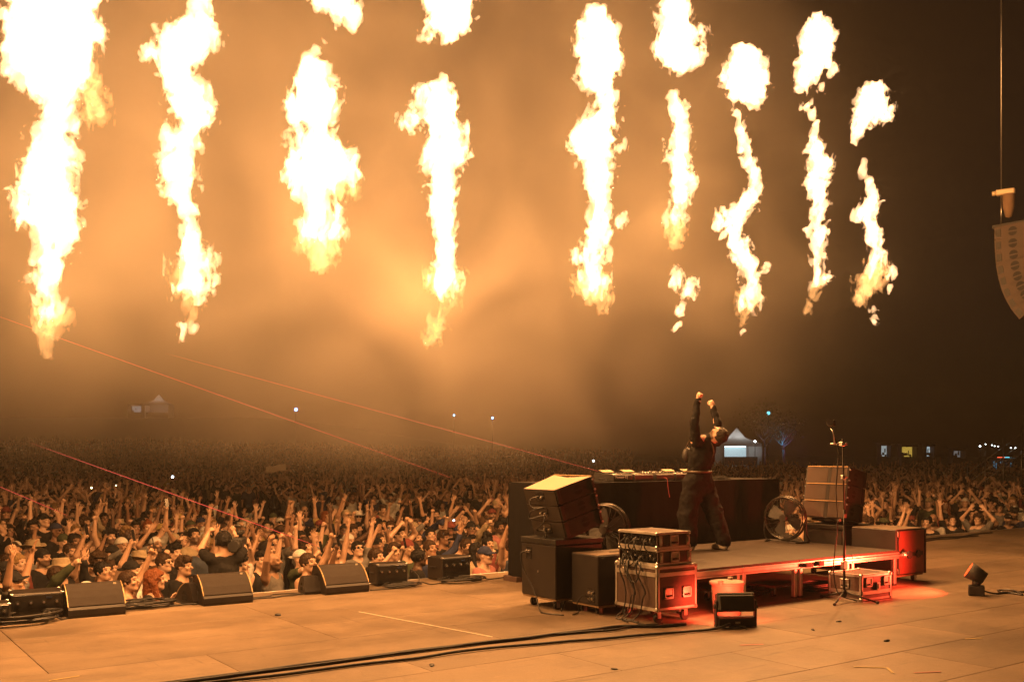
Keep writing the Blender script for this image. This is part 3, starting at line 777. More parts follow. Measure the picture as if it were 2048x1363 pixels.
for (x_, y_, sx, sy, sd, lab) in ((8.58, 10.14, .3, .14, 1, 'crumpled dark cloth beside the lettered media player'), (11.0, 10.2, .28, .12, 2, 'dark folded cloth on the bare end of the booth table')):
    F = Field((-sx - .05, -sy - .05, -.02), (sx + .05, sy + .05, .1), .011)
    F.ell((0, 0, .0), (sx, sy, .03), .02); F.ell((sx * .3, 0, .02), (sx * .4, sy * .6, .03), .03); F.ell((-sx * .4, .02, .015), (sx * .35, sy * .5, .03), .03)
    F.noise(.018, 12, 3, sd)
    V, Q = F.skin(); V[:, 2] = np.maximum(V[:, 2], .0)
    tag(mesh_obj('cloth', np_mesh('cloth', V, Q, [CLOTH]), None, (x_, y_, TZ + .002)), lab, 'cloth')

# ------------------------------------------------------------------ floor fans on the deck
def fan(x, y, rz, label):
    t = empty('floor_fan', (x, y, DECK), rz, label, 'fan', 'floor fans on the deck')
    c = (0, 0, .34); r = .29
    hoop = MB()
    for xx in (-.055, .055): hoop.tube([(xx, r * math.cos(2 * math.pi * k / 36), c[2] + r * math.sin(2 * math.pi * k / 36)) for k in range(36)], .011, 6, True)
    hoop.tube([(0, (r + .012) * math.cos(2 * math.pi * k / 36), c[2] + (r + .012) * math.sin(2 * math.pi * k / 36)) for k in range(36)], .016, 6, True)
    hoop.build('hoop', mat('black_gloss_hoop', (.05, .045, .04), .25, .6, .2, 10), t)
    cage = MB()
    for s in (-1, 1):
        for k in range(20):
            a_ = 2 * math.pi * k / 20
            cage.tube([(s * .075, .05 * math.cos(a_), c[2] + .05 * math.sin(a_)), (s * .08, .17 * math.cos(a_ + .15), c[2] + .17 * math.sin(a_ + .15)), (s * .055, r * math.cos(a_ + .3), c[2] + r * math.sin(a_ + .3))], .0022, 4)
    cage.build('cage', mat('dark_wire', (.06, .055, .05), .35, .8), t)
    hub = MB().cyl((-.085, 0, c[2]), (.085, 0, c[2]), .05, n=16).build('motor', BLACK, t)
    for k in range(4):
        a_ = 2 * math.pi * k / 4 + .4; q = []
        for rr, wv in ((.04, .03), (.14, .075), (.23, .09), (.25, .05)):
            for s in (-1, 1): q.append((s * .02, rr * math.cos(a_) - s * wv * math.sin(a_), c[2] + rr * math.sin(a_) + s * wv * math.cos(a_)))
        MB().add(q, [(0, 1, 3, 2), (2, 3, 5, 4), (4, 5, 7, 6)], True).build('blade', mat('fan_blade', (.02, .018, .016), .6), t)
    st = MB().tube(smooth_path([(0, -r - .02, c[2]), (.0, -r - .03, .12), (.1, -r - .01, .012), (.14, 0, .012), (.1, r + .01, .012), (0, r + .03, .12), (0, r + .02, c[2])]), .011, 6)
    st.tube([(-.14, -r * .8, .012), (.1, -r, .012)], .011, 6).tube([(-.14, r * .8, .012), (.1, r, .012)], .011, 6)
    st.build('stand', _mats['black_steel'], t)
    return t
fan(11.2, 9.12, R(12), 'round wire-caged fan at the far end of the deck beside the brown speakers')
fan(7.78, 8.98, R(200), 'round fan with a bright hoop half hidden by the slanted speakers')

# ------------------------------------------------------------------ flight cases
def recess_handle(parent, c, axis, s, m=ALU, w=.12, h=.11):
    """butterfly or spring handle let into a panel; axis is the direction that the panel faces"""
    if axis == 'Y':
        o = MB().box((c[0], c[1] + s * .004, c[2] + h / 2 - .008), (w, .012, .016), .003).box((c[0], c[1] + s * .004, c[2] - h / 2 + .008), (w, .012, .016), .003).box((c[0] - w / 2 + .008, c[1] + s * .004, c[2]), (.016, .012, h), .003).box((c[0] + w / 2 - .008, c[1] + s * .004, c[2]), (.016, .012, h), .003).build('handle', m, parent)
        MB().box((c[0], c[1] + s * .0015, c[2]), (w - .03, .004, h - .03)).build('dish', STEEL, o)
        MB().cyl((c[0] - w * .32, c[1] + s * .012, c[2] - h * .22), (c[0] + w * .32, c[1] + s * .012, c[2] - h * .22), .009, n=8).build('grip', RUBBER, o)
    else:
        o = MB().box((c[0] + s * .004, c[1], c[2] + h / 2 - .008), (.012, w, .016), .003).box((c[0] + s * .004, c[1], c[2] - h / 2 + .008), (.012, w, .016), .003).box((c[0] + s * .004, c[1] - w / 2 + .008, c[2]), (.012, .016, h), .003).box((c[0] + s * .004, c[1] + w / 2 - .008, c[2]), (.012, .016, h), .003).build('handle', m, parent)
        MB().box((c[0] + s * .0015, c[1], c[2]), (.004, w - .03, h - .03)).build('dish', STEEL, o)
        MB().cyl((c[0] + s * .012, c[1] - w * .32, c[2] - h * .22), (c[0] + s * .012, c[1] + w * .32, c[2] - h * .22), .009, n=8).build('grip', RUBBER, o)
def flight_case(x0, x1, y0, y1, z0, z1, label, lid=.12, handles=(), wheels=True, edge=.03, latch=()):
    t = empty('flight_case', ((x0 + x1) / 2, (y0 + y1) / 2, 0), 0, label, 'flight case')
    w, dp, h = x1 - x0, y1 - y0, z1 - z0; zc = (z0 + z1) / 2
    MB().box((0, 0, zc), (w - .012, dp - .012, h - .012), .003).build('panelling', LAMINATE, t)
    X, Y = w / 2, dp / 2
    for sx in (-1, 1):
        for sy in (-1, 1):
            MB().box((sx * (X - edge / 2 + .001), sy * (Y - .003), zc), (edge, .008, h - .05)).box((sx * (X - .003), sy * (Y - edge / 2 + .001), zc), (.008, edge, h - .05)).build('edge_rail', ALU, t)
    for zz in (z0, z1):
        for sy in (-1, 1):
            q = edge / 2 * (1 if zz == z0 else -1)
            MB().box((0, sy * (Y - .003), zz + q), (w - .05, .008, edge)).box((0, sy * (Y - edge / 2 + .001), zz + (.003 if zz == z0 else -.003)), (w - .05, edge, .008)).build('edge_rail', ALU, t)
        for sx in (-1, 1):
            MB().box((sx * (X - .003), 0, zz + q), (.0085, dp - .05, edge)).box((sx * (X - edge / 2 + .001), 0, zz + (.003 if zz == z0 else -.003)), (edge, dp - .05, .0085)).build('edge_rail', ALU, t)
        for sx in (-1, 1):
            for sy in (-1, 1): MB().box((sx * (X - .016), sy * (Y - .016), zz + (.016 if zz == z0 else -.016)), (.05, .05, .05), .014).build('ball_corner', STEEL, t)
    if lid:
        MB().box((0, -Y - .0005, z1 - lid), (w - .04, .014, .04)).box((0, Y + .0005, z1 - lid), (w - .04, .014, .04)).box((-X - .0005, 0, z1 - lid), (.014, dp - .04, .04)).box((X + .0005, 0, z1 - lid), (.014, dp - .04, .04)).build('lid_profile', ALU, t)
    for c, ax, s in handles: recess_handle(t, c, ax, s)
    for c, ax, s in latch:
        o = MB()
        if ax == 'Y': o.box((c[0], c[1] + s * .008, c[2]), (.06, .012, .1), .004)
        else: o.box((c[0] + s * .008, c[1], c[2]), (.012, .06, .1), .004)
        o = o.build('latch', STEEL, t)
        MB().box((c[0], c[1] + (s * .018 if ax == 'Y' else 0), c[2]), (.03, .012, .05), .004).build('latch_wing', ALU, o) if ax == 'Y' else MB().box((c[0] + s * .018, c[1], c[2]), (.012, .03, .05), .004).build('latch_wing', ALU, o)
    if wheels:
        for sx in (-1, 1):
            for sy in (-1, 1): caster(t, sx * (X - .09), sy * (Y - .09), z0, .05)
    return t
t = flight_case(6.88, 7.43, 7.17, 7.80, .13, .575, 'big brown flight case on castors with two dished handles, under two small racks', .085,
    [((-.12, -.315, .30), 'Y', -1), ((.13, -.315, .30), 'Y', -1)], True, .03, [((-.275, .16, .5), 'X', -1)])
for k, (ys_, r_) in enumerate(((.2, .008), (.08, .008), (-.05, .008), (.12, .006))):
    MB().tube(smooth_path([(-.3, ys_, .62), (-.33, ys_ - .02, .5), (-.31, ys_ - .06 - .03 * k, .38 - .03 * k), (-.32, ys_ - .1, .25), (-.31, ys_ - .05, .1), (-.36, ys_, .012), (-.3 - .05 * k, ys_ - .2, .012)]), r_, 6).build('hanging_cable', CABLE, t)
MB().tube(smooth_path([(-.29, .1, .6), (-.34, .06, .45), (-.32, -.04, .40), (-.34, -.12, .5), (-.3, -.1, .6)]), .008, 6).build('cable_loop', CABLE, t)
def rack(x0, x1, y0, y1, z0, z1, label, seed):
    t = empty('rack_case', ((x0 + x1) / 2, (y0 + y1) / 2, 0), 0, label, 'rack case', 'racks on the big flight case')
    w, dp, h = x1 - x0, y1 - y0, z1 - z0; zc = (z0 + z1) / 2; X, Y = w / 2, dp / 2; e = .022
    MB().box((0, 0, z1 - .006), (w - .01, dp - .01, .008)).box((0, 0, z0 + .006), (w - .01, dp - .01, .008)).box((0, -Y + .006, zc), (w - .01, .008, h - .014)).box((0, Y - .006, zc), (w - .01, .008, h - .014)).box((X - .006, 0, zc), (.008, dp - .02, h - .014)).build('shell', LAMINATE, t)
    rails = []
    for zz in (z0 + e / 2, z1 - e / 2):
        MB().box((-.0, -Y + .002, zz), (w - .03, .01, e)).build('edge_rail', ALU, t); MB().box((0, Y - .002, zz), (w - .03, .01, e)).build('edge_rail', ALU, t)
        MB().box((-X + .002, 0, zz), (.01, dp - .03, e)).build('edge_rail', ALU, t); MB().box((X - .002, 0, zz), (.01, dp - .03, e)).build('edge_rail', ALU, t)
    MB().box((0, -Y + .012, z1 - .001), (w - .03, .024, .007)).box((-X + .012, 0, z1 - .001), (.024, dp - .04, .0075)).build('edge_rail', ALU, t)
    for sx in (-1, 1):
        for sy in (-1, 1):
            for zz in (z0 + .014, z1 - .014): MB().box((sx * (X - .012), sy * (Y - .012), zz), (.038, .038, .034), .01).build('ball_corner', STEEL, t)
    recess_handle(t, (0, -Y, zc), 'Y', -1, ALU, .12, h - .055)
    for sx in (-1, 1):
        o = MB().box((sx * (X - .045), -Y - .006, zc), (.045, .012, h - .06), .004).build('latch', STEEL, t)
        MB().box((sx * (X - .045), -Y - .018, zc), (.022, .014, .05), .004).build('latch_wing', ALU, o)
    rs = np.random.default_rng(seed)
    u_ = MB().box((-X + .05, 0, zc), (.02, dp - .05, h - .06)).build('unit', GLASSY, t)
    for k in range(9): MB().cyl((-X + .04, -Y + .07 + k * (dp - .14) / 8, zc + rs.uniform(-.03, .03)), (-X + .015, -Y + .07 + k * (dp - .14) / 8, zc + rs.uniform(-.03, .03)), .009, n=8).build('plug', STEEL if k % 3 else RUBBER, u_)
    for k in range(7):
        y_ = rs.uniform(-Y + .06, Y - .06)
        MB().tube(smooth_path([(-X + .02, y_, zc + .02), (-X - .03, y_ + rs.uniform(-.04, .04), zc), (-X - .05, y_ + rs.uniform(-.08, .08), zc - .07), (-X - .02, y_ + rs.uniform(-.1, .1), z0 - .03 - rs.uniform(0, .1))]), rs.uniform(.005, .008), 6).build('patch_cable', CABLE, t)
    return t
rack(6.91, 7.385, 7.20, 7.78, .578, .738, 'lower open rack bristling with patch cables on the big flight case', 3)
rack(6.905, 7.375, 7.205, 7.775, .742, .905, 'upper open rack, topmost of the flight case pile', 4)
flight_case(9.84, 10.42, 6.93, 7.38, .0, .305, 'small flight case standing on the floor before the deck, lit red', .21,
    [((-.15, -.225, .215), 'Y', -1), ((.19, -.225, .215), 'Y', -1), ((-.29, .0, .19), 'X', -1)], False, .03, [((.02, -.225, .16), 'Y', -1)])

# ------------------------------------------------------------------ bin
t = empty('plastic_bin', (7.93, 7.22, 0), 0, 'round pale plastic bin with lid clamps between the flight case and the deck', 'bin')
pl = mat('pale_plastic', (.36, .27, .22), .5, 0, .1, 5)
MB().lathe([(.0, .004), (.14, .004), (.145, .012), (.165, .32), (.166, .33)], 28).build('bucket', pl, t)
MB().lathe([(.166, .315), (.182, .318), (.184, .345), (.17, .352), (.15, .348), (.0, .345)], 28).build('lid', pl, t)
for k in range(3):
    for q in range(4):
        a_ = R(-150 + 100 * k + 6 * q); MB().box((.158 * math.cos(a_), .158 * math.sin(a_), .18), (.01, .008, .2), .002, Matrix.Rotation(a_, 3, 'Z')).build('rib', pl, t)
for a_ in (R(200), R(30)):
    MB().cyl((.17 * math.cos(a_), .17 * math.sin(a_), .33), (.17 * math.cos(a_), .17 * math.sin(a_), .375), .028, n=12).build('clamp', pl, t)

# ------------------------------------------------------------------ floor lights
RED = (1.0, .065, .025)
def strobe(x, y, rz, label, energy, lit_color, size, spread=1.25):
    """LED floor flood: housing leaning on a yoke, lamp face towards +Y of the fixture"""
    t = empty('floor_light', (x, y, 0), rz, label, 'stage light')
    w = .38
    M = Matrix.Rotation(R(-14), 3, 'X')
    MB().box((0, .02, .238), (w, .09, .185), .014, M).build('housing', RUBBER, t)
    MB().prism([(-.05, .01), (.09, .01), (.09, .07), (.02, .105), (-.06, .09)], -w / 2 + .01, w / 2 - .01).build('base', RUBBER, t)
    for s in (-1, 1):
        y_ = MB().box((s * (w / 2 + .008), .01, .13), (.016, .07, .26), .006).build('yoke_arm', RUBBER, t)
        MB().cyl((s * (w / 2 + .012), .01, .2), (s * (w / 2 + .03), .01, .2), .022, n=12).build('knob', RUBBER, y_)
    MB().box((0, -.062, .05), (.05, .004, .02)).build('type_plate', WHITE_TAPE, t)
    MB().box((0, -.034, .242), (w * .94, .03, .15), .012, M).build('rear_cover', RUBBER, t)
    face = MB().box((0, .078, .222), (w * .92, .004, .13), 0, M).build('lamp_face', glow_mat('red_led', RED, 14), t)
    ld = bpy.data.lights.new('floor_light_beam', 'AREA'); ld.shape = 'RECTANGLE'; ld.size = w * .9; ld.size_y = .12
    ld.color = RED; ld.energy = energy; ld.spread = R(150)
    lo_ = bpy.data.objects.new('floor_light_beam', ld); lo_.location = (0, .09, .22); lo_.rotation_euler = (R(76), 0, 0); link(lo_, t)
    MB().tube(smooth_path([(-.08, -.05, .04), (-.12, -.12, .015), (-.02, -.17, .012), (.06, -.12, .015), (-.04, -.08, .02), (-.12, -.16, .012), (-.25, -.12, .012)]), .009, 6).build('power_cable', CABLE, t)
    return t
strobe(7.44, 6.66, R(-30), 'black floor light seen from behind, throwing red on the flight case and bin', 30, RED, .3)
t = empty('floor_light', (11.42, 6.46, 0), R(30), 'lone small floor light with a glowing face, standing apart on the open floor', 'stage light')
MB().box((0, 0, .06), (.16, .18, .12), .012).build('base', RUBBER, t)
MB().cyl((0, 0, .11), (0, .0, .18), .05, .045, 14).build('neck', RUBBER, t)
hd = MB().cyl((0, -.09, .2), (0, .08, .3), .075, .105, 20).build('lamp_head', RUBBER, t)
MB().cyl((0, .082, .3008), (0, .086, .3032), .088, n=20).build('lens', glow_mat('orange_led', (1, .06, .01), 4.0), hd)
ld = bpy.data.lights.new('floor_light_beam', 'SPOT'); ld.color = RED; ld.energy = 560; ld.spot_size = R(130); ld.spot_blend = .8; ld.shadow_soft_size = .06
lo_ = bpy.data.objects.new('floor_light_beam', ld); lo_.location = (0, .16, .335); lo_.rotation_euler = (R(90), 0, 0); link(lo_, t)
MB().tube(smooth_path([(.05, -.08, .05), (.15, -.2, .015), (.3, -.35, .012), (.2, -.5, .012), (.45, -.4, .03), (.5, -.25, .012), (.3, -.3, .02), (.5, -.55, .012), (.9, -.9, .012)]), .011, 6).build('power_cable', CABLE, t)

# ------------------------------------------------------------------ camera on its stand
t = empty('camera_stand', (9.70, 7.06, 0), 0, 'black tripod stand with clamps and a small video camera before the deck', 'camera stand')
MB().cyl((0, 0, .1), (0, 0, 1.05), .014, n=10).cyl((0, 0, 1.05), (-.03, 0, 1.86), .0095, n=10).build('pole', BLACK, t)
MB().box((0, 0, .42), (.07, .05, .09), .006).build('weight_clamp', STEEL, t)
MB().cyl((0, 0, .06), (0, 0, .14), .028, n=12).build('hub', BLACK, t)
for a_ in (R(200), R(-62), R(80)):
    l_ = MB().tube([(.02 * math.cos(a_), .02 * math.sin(a_), .11), (.36 * math.cos(a_), .36 * math.sin(a_), .016)], .011, 6).build('leg', BLACK, t)
    MB().cyl((.345 * math.cos(a_), .345 * math.sin(a_), .018), (.375 * math.cos(a_), .375 * math.sin(a_), .014), .017, n=8).build('rubber_foot', RUBBER, l_)
MB().box((-.02, 0, 1.42), (.05, .04, .05), .006).cyl((-.02, .0, 1.42), (.06, -.0, 1.42), .008, n=8).build('pole_clamp', STEEL, t)
MB().cyl((-.13, .09, 1.80), (.03, -.02, 1.80), .011, n=8).box((-.03, .01, 1.8), (.05, .05, .05), .006).build('cross_arm', STEEL, t)
MB().tube([(-.09, .06, 1.8), (-.1, .07, 1.93), (-.12, .09, 1.98)], .010, 6).build('gooseneck', STEEL, t)
MB().tube(smooth_path([(-.09, .06, 1.86), (-.05, .04, 1.7), (-.08, .05, 1.3), (-.07, .04, .9), (-.1, .05, .6), (-.14, .04, .35), (-.1, .0, .1), (.1, -.1, .012)]), .0075, 6).build('camera_cable', CABLE, t)
MB().box((-.045, .03, .93), (.05, .004, .03)).build('cable_label', WHITE_TAPE, t)
MB().box((-.0, -.016, .98), (.04, .006, .04)).build('red_tag', PINK_TAPE, t)
c = empty('video_camera', (9.57, 7.14, 2.0), R(30), 'small video camera with ringed lens on top of the tripod stand', 'camera')
MB().box((.05, 0, .04), (.12, .075, .075), .008).build('body', BLACK, c)
MB().cyl((-.01, 0, .04), (-.11, 0, .045), .033, .038, 16).build('lens', BLACK, c)
for k in range(3): MB().cyl((-.03 - .03 * k, 0, .041), (-.042 - .03 * k, 0, .0415), .0385 + .0015 * k, n=16).build('lens_ring', mat('lens_ring_grey', (.2, .17, .13), .35, .6), c)

# ------------------------------------------------------------------ marks and litter on the floor
def strip(x0, y0, x1, y1, w, m, label, cat='tape mark', name='tape_mark'):
    L = math.dist((x0, y0), (x1, y1)); nx, ny = -(y1 - y0) / L * w / 2, (x1 - x0) / L * w / 2; z = .0045
    b = MB(); n = max(1, int(L / .25)); rs = np.random.default_rng(int(abs(x0) * 1000)); vs_ = []
    for i in range(n + 1):
        t_ = i / n; q = rs.normal(0, .0012)
        for s in (-1, 1): vs_.append((x0 + (x1 - x0) * t_ + nx * s + q, y0 + (y1 - y0) * t_ + ny * s + q, z))
    b.add(vs_, [(2 * i, 2 * i + 1, 2 * i + 3, 2 * i + 2) for i in range(n)])
    b.add([(p_[0], p_[1], z - .0025) for p_ in vs_], [(2 * i, 2 * i + 2, 2 * i + 3, 2 * i + 1) for i in range(n)])
    return tag(b.build(name, m), label, cat, 'tape stuck to the stage floor')
strip(4.85, 9.62, 5.19, 7.59, .017, WHITE_TAPE, 'long straight line of pale tape on the bare stage floor')
strip(1.50, 8.05, 1.72, 8.09, .02, YELLOW_TAPE, 'short pale tape strip on the floor left of the long cables')
strip(6.80, 4.86, 6.98, 4.70, .02, YELLOW_TAPE, 'yellow tape tick pointing at the floor seam, longer arm')
strip(6.99, 4.69, 6.86, 4.55, .02, YELLOW_TAPE, 'yellow tape tick below the floor seam, shorter arm')
strip(7.0, 4.46, 7.2, 4.36, .02, PINK_TAPE, 'pinkish tape strip beyond the yellow tick')
strip(6.75, 5.99, 6.95, 5.90, .03, PINK_TAPE, 'small pink tape strip in front of the floor light')
strip(8.65, 5.0, 8.82, 4.93, .02, YELLOW_TAPE, 'short yellow strip on the open floor past the seam')
def crumb(x, y, s, label, m, seed):
    F = Field((-.08, -.05, -.02), (.08, .05, .03), .007); F.ell((0, 0, .004), (.05, .018, .008), .01).noise(.008, 30, 2, seed)
    V, Q = F.skin(); V[:, 2] = np.maximum(V[:, 2], 0); o = mesh_obj('litter', np_mesh('litter', V * s, Q, [m]), None, (x, y, .001), (0, 0, seed))
    tag(o, label, 'litter')
crumb(4.1, 6.86, 1.0, 'dark scrap on the floor past the two long cables', RUBBER, 1)
crumb(5.2, 5.9, .9, 'dark torn scrap lying alone on the near floor', RUBBER, 2)
crumb(8.5, 6.25, .8, 'small dark scrap on the floor before the tripod stand', RUBBER, 3)
crumb(7.9, 6.1, .8, 'flat dark scrap on the floor past the black floor light', RUBBER, 4)
crumb(4.05, 9.9, 1.5, 'dark sliver lying on the floor seam behind the pale line', RUBBER, 5)
crumb(8.0, 5.35, 1.2, 'thin dark peel of tape on the open floor', RUBBER, 6)

#@@PEOPLE
# ------------------------------------------------------------------ people: one continuous body, clothes and hair over it
def source(nt, attr, instanced):
    if instanced:
        a = nt.nodes.new('ShaderNodeAttribute'); a.attribute_type = 'INSTANCER'; a.attribute_name = attr
        return a.outputs['Color'], a.outputs['Alpha']
    a = nt.nodes.new('ShaderNodeObjectInfo'); return a.outputs['Color'], a.outputs['Alpha']
def skin_mat(name, instanced):
    m = bpy.data.materials.new(name); m.use_nodes = True; nt = m.node_tree; n = nt.nodes; l = nt.links; b = n['Principled BSDF']
    col, alpha = source(nt, 'skin', instanced)
    hp = n.new('ShaderNodeAttribute'); hp.attribute_name = 'face'
    sep = n.new('ShaderNodeSeparateXYZ'); l.new(hp.outputs['Vector'], sep.inputs[0])
    def math_(op, a, c=None):
        q = n.new('ShaderNodeMath'); q.operation = op
        for i, v in enumerate((a, c)):
            if v is None: continue
            if isinstance(v, (int, float)): q.inputs[i].default_value = v
            else: l.new(v, q.inputs[i])
        return q.outputs[0]
    ax = math_('ABSOLUTE', sep.outputs[0]); y, z = sep.outputs[1], sep.outputs[2]
    front = math_('LESS_THAN', y, -.045)
    def blob(cx, cz, rx, rz):
        dx = math_('DIVIDE', math_('SUBTRACT', ax, cx), rx); dz = math_('DIVIDE', math_('SUBTRACT', z, cz), rz)
        q = math_('ADD', math_('MULTIPLY', dx, dx), math_('MULTIPLY', dz, dz))
        return math_('MULTIPLY', math_('LESS_THAN', q, 1.0), front)
    eye = blob(.031, .007, .0135, .0065); brow = blob(.034, .031, .02, .005); lip = blob(0, -.058, .026, .0095)
    beard = math_('MULTIPLY', math_('MULTIPLY', math_('LESS_THAN', z, -.035), math_('LESS_THAN', math_('ADD', y, math_('MULTIPLY', z, .35)), .01)), math_('GREATER_THAN', z, -.14))
    beard = math_('MULTIPLY', beard, math_('SUBTRACT', 1.0, alpha))
    dark = math_('MAXIMUM', eye, math_('MULTIPLY', brow, .7))
    noise = n.new('ShaderNodeTexNoise'); noise.inputs['Scale'].default_value = 22; noise.inputs['Detail'].default_value = 4
    tc = n.new('ShaderNodeTexCoord'); l.new(tc.outputs['Object'], noise.inputs['Vector'])
    mv = n.new('ShaderNodeMix'); mv.data_type = 'RGBA'; mv.blend_type = 'MULTIPLY'; mv.inputs['Factor'].default_value = .35
    l.new(col, mv.inputs['A']); l.new(noise.outputs['Fac'], mv.inputs['B'])
    cur = mv.outputs['Result']
    for fac, c in ((math_('MULTIPLY', lip, .6), (.32, .09, .08)), (math_('MULTIPLY', beard, .8), (.04, .025, .018)), (dark, (.02, .014, .012))):
        x = n.new('ShaderNodeMix'); x.data_type = 'RGBA'; l.new(fac, x.inputs['Factor']); l.new(cur, x.inputs['A']); x.inputs['B'].default_value = (*c, 1); cur = x.outputs['Result']
    l.new(cur, b.inputs['Base Color']); b.inputs['Roughness'].default_value = .5
    return m
def tint_mat(name, attr, instanced, rough, nscale, bump):
    m = bpy.data.materials.new(name); m.use_nodes = True; nt = m.node_tree; n = nt.nodes; l = nt.links; b = n['Principled BSDF']
    col, _ = source(nt, attr, instanced)
    tc = n.new('ShaderNodeTexCoord'); t = n.new('ShaderNodeTexNoise'); t.inputs['Scale'].default_value = nscale; t.inputs['Detail'].default_value = 5
    l.new(tc.outputs['Object'], t.inputs['Vector'])
    mv = n.new('ShaderNodeMix'); mv.data_type = 'RGBA'; mv.blend_type = 'MULTIPLY'; mv.inputs['Factor'].default_value = .6
    l.new(col, mv.inputs['A']); l.new(t.outputs['Fac'], mv.inputs['B']); l.new(mv.outputs['Result'], b.inputs['Base Color'])
    b.inputs['Roughness'].default_value = rough; b.inputs['Specular IOR Level'].default_value = .2
    bp = n.new('ShaderNodeBump'); bp.inputs['Strength'].default_value = bump; bp.inputs['Distance'].default_value = .02
    l.new(t.outputs['Fac'], bp.inputs['Height']); l.new(bp.outputs[0], b.inputs['Normal'])
    return m
SKIN, GARMENT, HAIR = skin_mat('skin', False), tint_mat('garment', 'shirt', False, .85, 14, .6), tint_mat('hair', 'hair', False, .55, 60, .8)
SKIN_I, GARMENT_I, HAIR_I = skin_mat('skin_crowd', True), tint_mat('garment_crowd', 'shirt', True, .85, 14, .6), tint_mat('hair_crowd', 'hair', True, .55, 60, .8)

def unit(v): v = np.array(v, float); return v / np.linalg.norm(v)
def add_head(F, c, M, neck, k=.02):
    """head round c; columns of M are its own x, y (back of the head) and z (crown) directions"""
    M = np.array(M, float); c = np.array(c, float)
    def P(*q): return c + M @ np.array(q, float)
    E = lambda q, r, kk=k, sub=False: F.ell(P(*q), r, kk, M, sub)
    F.cone(neck, P(0, .022, -.05), .058, .056, .03)
    E((0, .016, .032), (.077, .096, .09)); E((0, -.022, -.03), (.057, .072, .088), .03); E((0, -.062, -.09), (.03, .027, .026), .025)
    for s in (-1, 1):
        F.cone(P(s * .048, .0, -.05), P(s * .014, -.058, -.094), .023, .021, .02)
        E((s * .077, .012, -.004), (.011, .02, .03), .008)
        E((s * .04, -.07, -.022), (.022, .02, .018), .02)
    F.cone(P(-.036, -.08, .03), P(.036, -.08, .03), .014, .014, .015)
    for s in (-1, 1): E((s * .031, -.1, .006), (.019, .019, .013), .009, True)
    F.cone(P(0, -.088, .014), P(0, -.118, -.022), .009, .0145, .008)
    for s in (-1, 1): E((s * .03, -.076, .006), (.013, .011, .010), .004)
    E((0, -.1, -.058), (.024, .012, .005), .006, True)
def add_hand(F, w, d, side, kind):
    """w wrist, d direction of the forearm, side = direction of the thumb"""
    w = np.array(w, float); d = unit(d); side = np.array(side, float); side = unit(side - d * (side @ d)); nrm = np.cross(side, d)
    M = np.stack([side, nrm, d], 1)
    if kind in ('open', 'flat'):
        F.ell(w + d * .05, (.04, .019, .056), .015, M)
        for i, (o, L, sp) in enumerate(((.031, .072, .22), (.011, .082, .07), (-.010, .076, -.08), (-.03, .06, -.24))):
            b = w + d * .092 + side * o; e = unit(d + side * sp * (1.4 if kind == 'open' else .4) + nrm * .1)
            F.cone(b, b + e * L * .55, .0105, .0098, .006); F.cone(b + e * L * .55, b + e * L * .55 + unit(e + nrm * .35) * L * .5, .0098, .0085, .004)
        b = w + d * .03 + side * .032; F.cone(b, b + unit(d * .75 + side * .8) * .04, .013, .0115, .008); F.cone(b + unit(d * .75 + side * .8) * .04, b + unit(d * .9 + side * .7) * .075, .0115, .0095, .004)
    else:
        F.ell(w + d * .05, (.039, .026, .05), .015, M)
        for i in range(4):
            b = w + d * (.085 - .004 * i) + side * (.028 - .019 * i)
            if kind == 'point' and i == 0:
                F.cone(b, b + d * .075, .0105, .009, .006); continue
            F.cone(b + nrm * .008, b + nrm * .034 - d * .006, .0115, .011, .005); F.cone(b + nrm * .034 - d * .006, b + nrm * .03 - d * .036, .011, .0095, .004)
        b = w + d * .035 + side * .034; F.cone(b, w + d * .07 + side * .03 + nrm * .035, .0125, .011, .006)
        if kind == 'point': pass
ARMS = {  # (upper arm, forearm, hand) with x pointing outward
 'down': ((.22, -.05, -.97), (.08, -.25, -.95), 'fist'), 'v': ((.48, -.15, .86), (.22, -.2, .95), 'open'), 'fist': ((.34, -.3, .88), (.02, -.22, .97), 'fist'),
 'point': ((.3, -.62, .7), (-.05, -.72, .68), 'point'), 'film': ((.3, -.8, .3), (-.42, -.5, .76), 'hold'), 'phone': ((.25, -.42, .87), (-.1, -.38, .92), 'hold'),
 'clap': ((.55, -.2, .8), (-.62, -.12, .77), 'flat'), 'heart': ((.6, -.35, .72), (-.74, -.2, .62), 'hold'), 'wave': ((.78, -.1, .6), (.3, -.12, .94), 'open'),
 'mouth': ((.42, -.42, -.8), (-.42, -.46, .78), 'flat'), 'high': ((.2, -.1, .97), (.05, -.15, .98), 'open'), 'reach': ((.35, -.75, .55), (.1, -.85, .52), 'flat'), 'horns': ((.5, -.3, .8), (.05, -.1, .99), 'point')}
POSES = [  # left arm, right arm, head pitch (back), head yaw, words
 ('v', 'v', 14, 0, 'both arms raised in a V'), ('down', 'fist', 8, 10, 'one fist in the air'), ('down', 'point', 6, -8, 'one arm pointing at the stage'),
 ('film', 'film', 4, 0, 'filming with both hands'), ('down', 'phone', 10, 12, 'one hand held up high'), ('down', 'down', 4, 6, 'arms hanging down'),
 ('clap', 'clap', 12, -6, 'clapping overhead'), ('heart', 'heart', 10, 8, 'hands joined above the head'), ('down', 'wave', 10, -14, 'waving one open hand'),
 ('mouth', 'mouth', 2, 14, 'hands cupped near the mouth'), ('high', 'wave', 18, 0, 'arms stretched up, hands spread'), ('reach', 'reach', 6, 0, 'both hands reaching forward'),
 ('horns', 'fist', 12, -10, 'both hands up, finger raised'), ('down', 'high', 16, 16, 'one arm straight up')]
SHIRTS = ['tee', 'tank', 'hoodie']
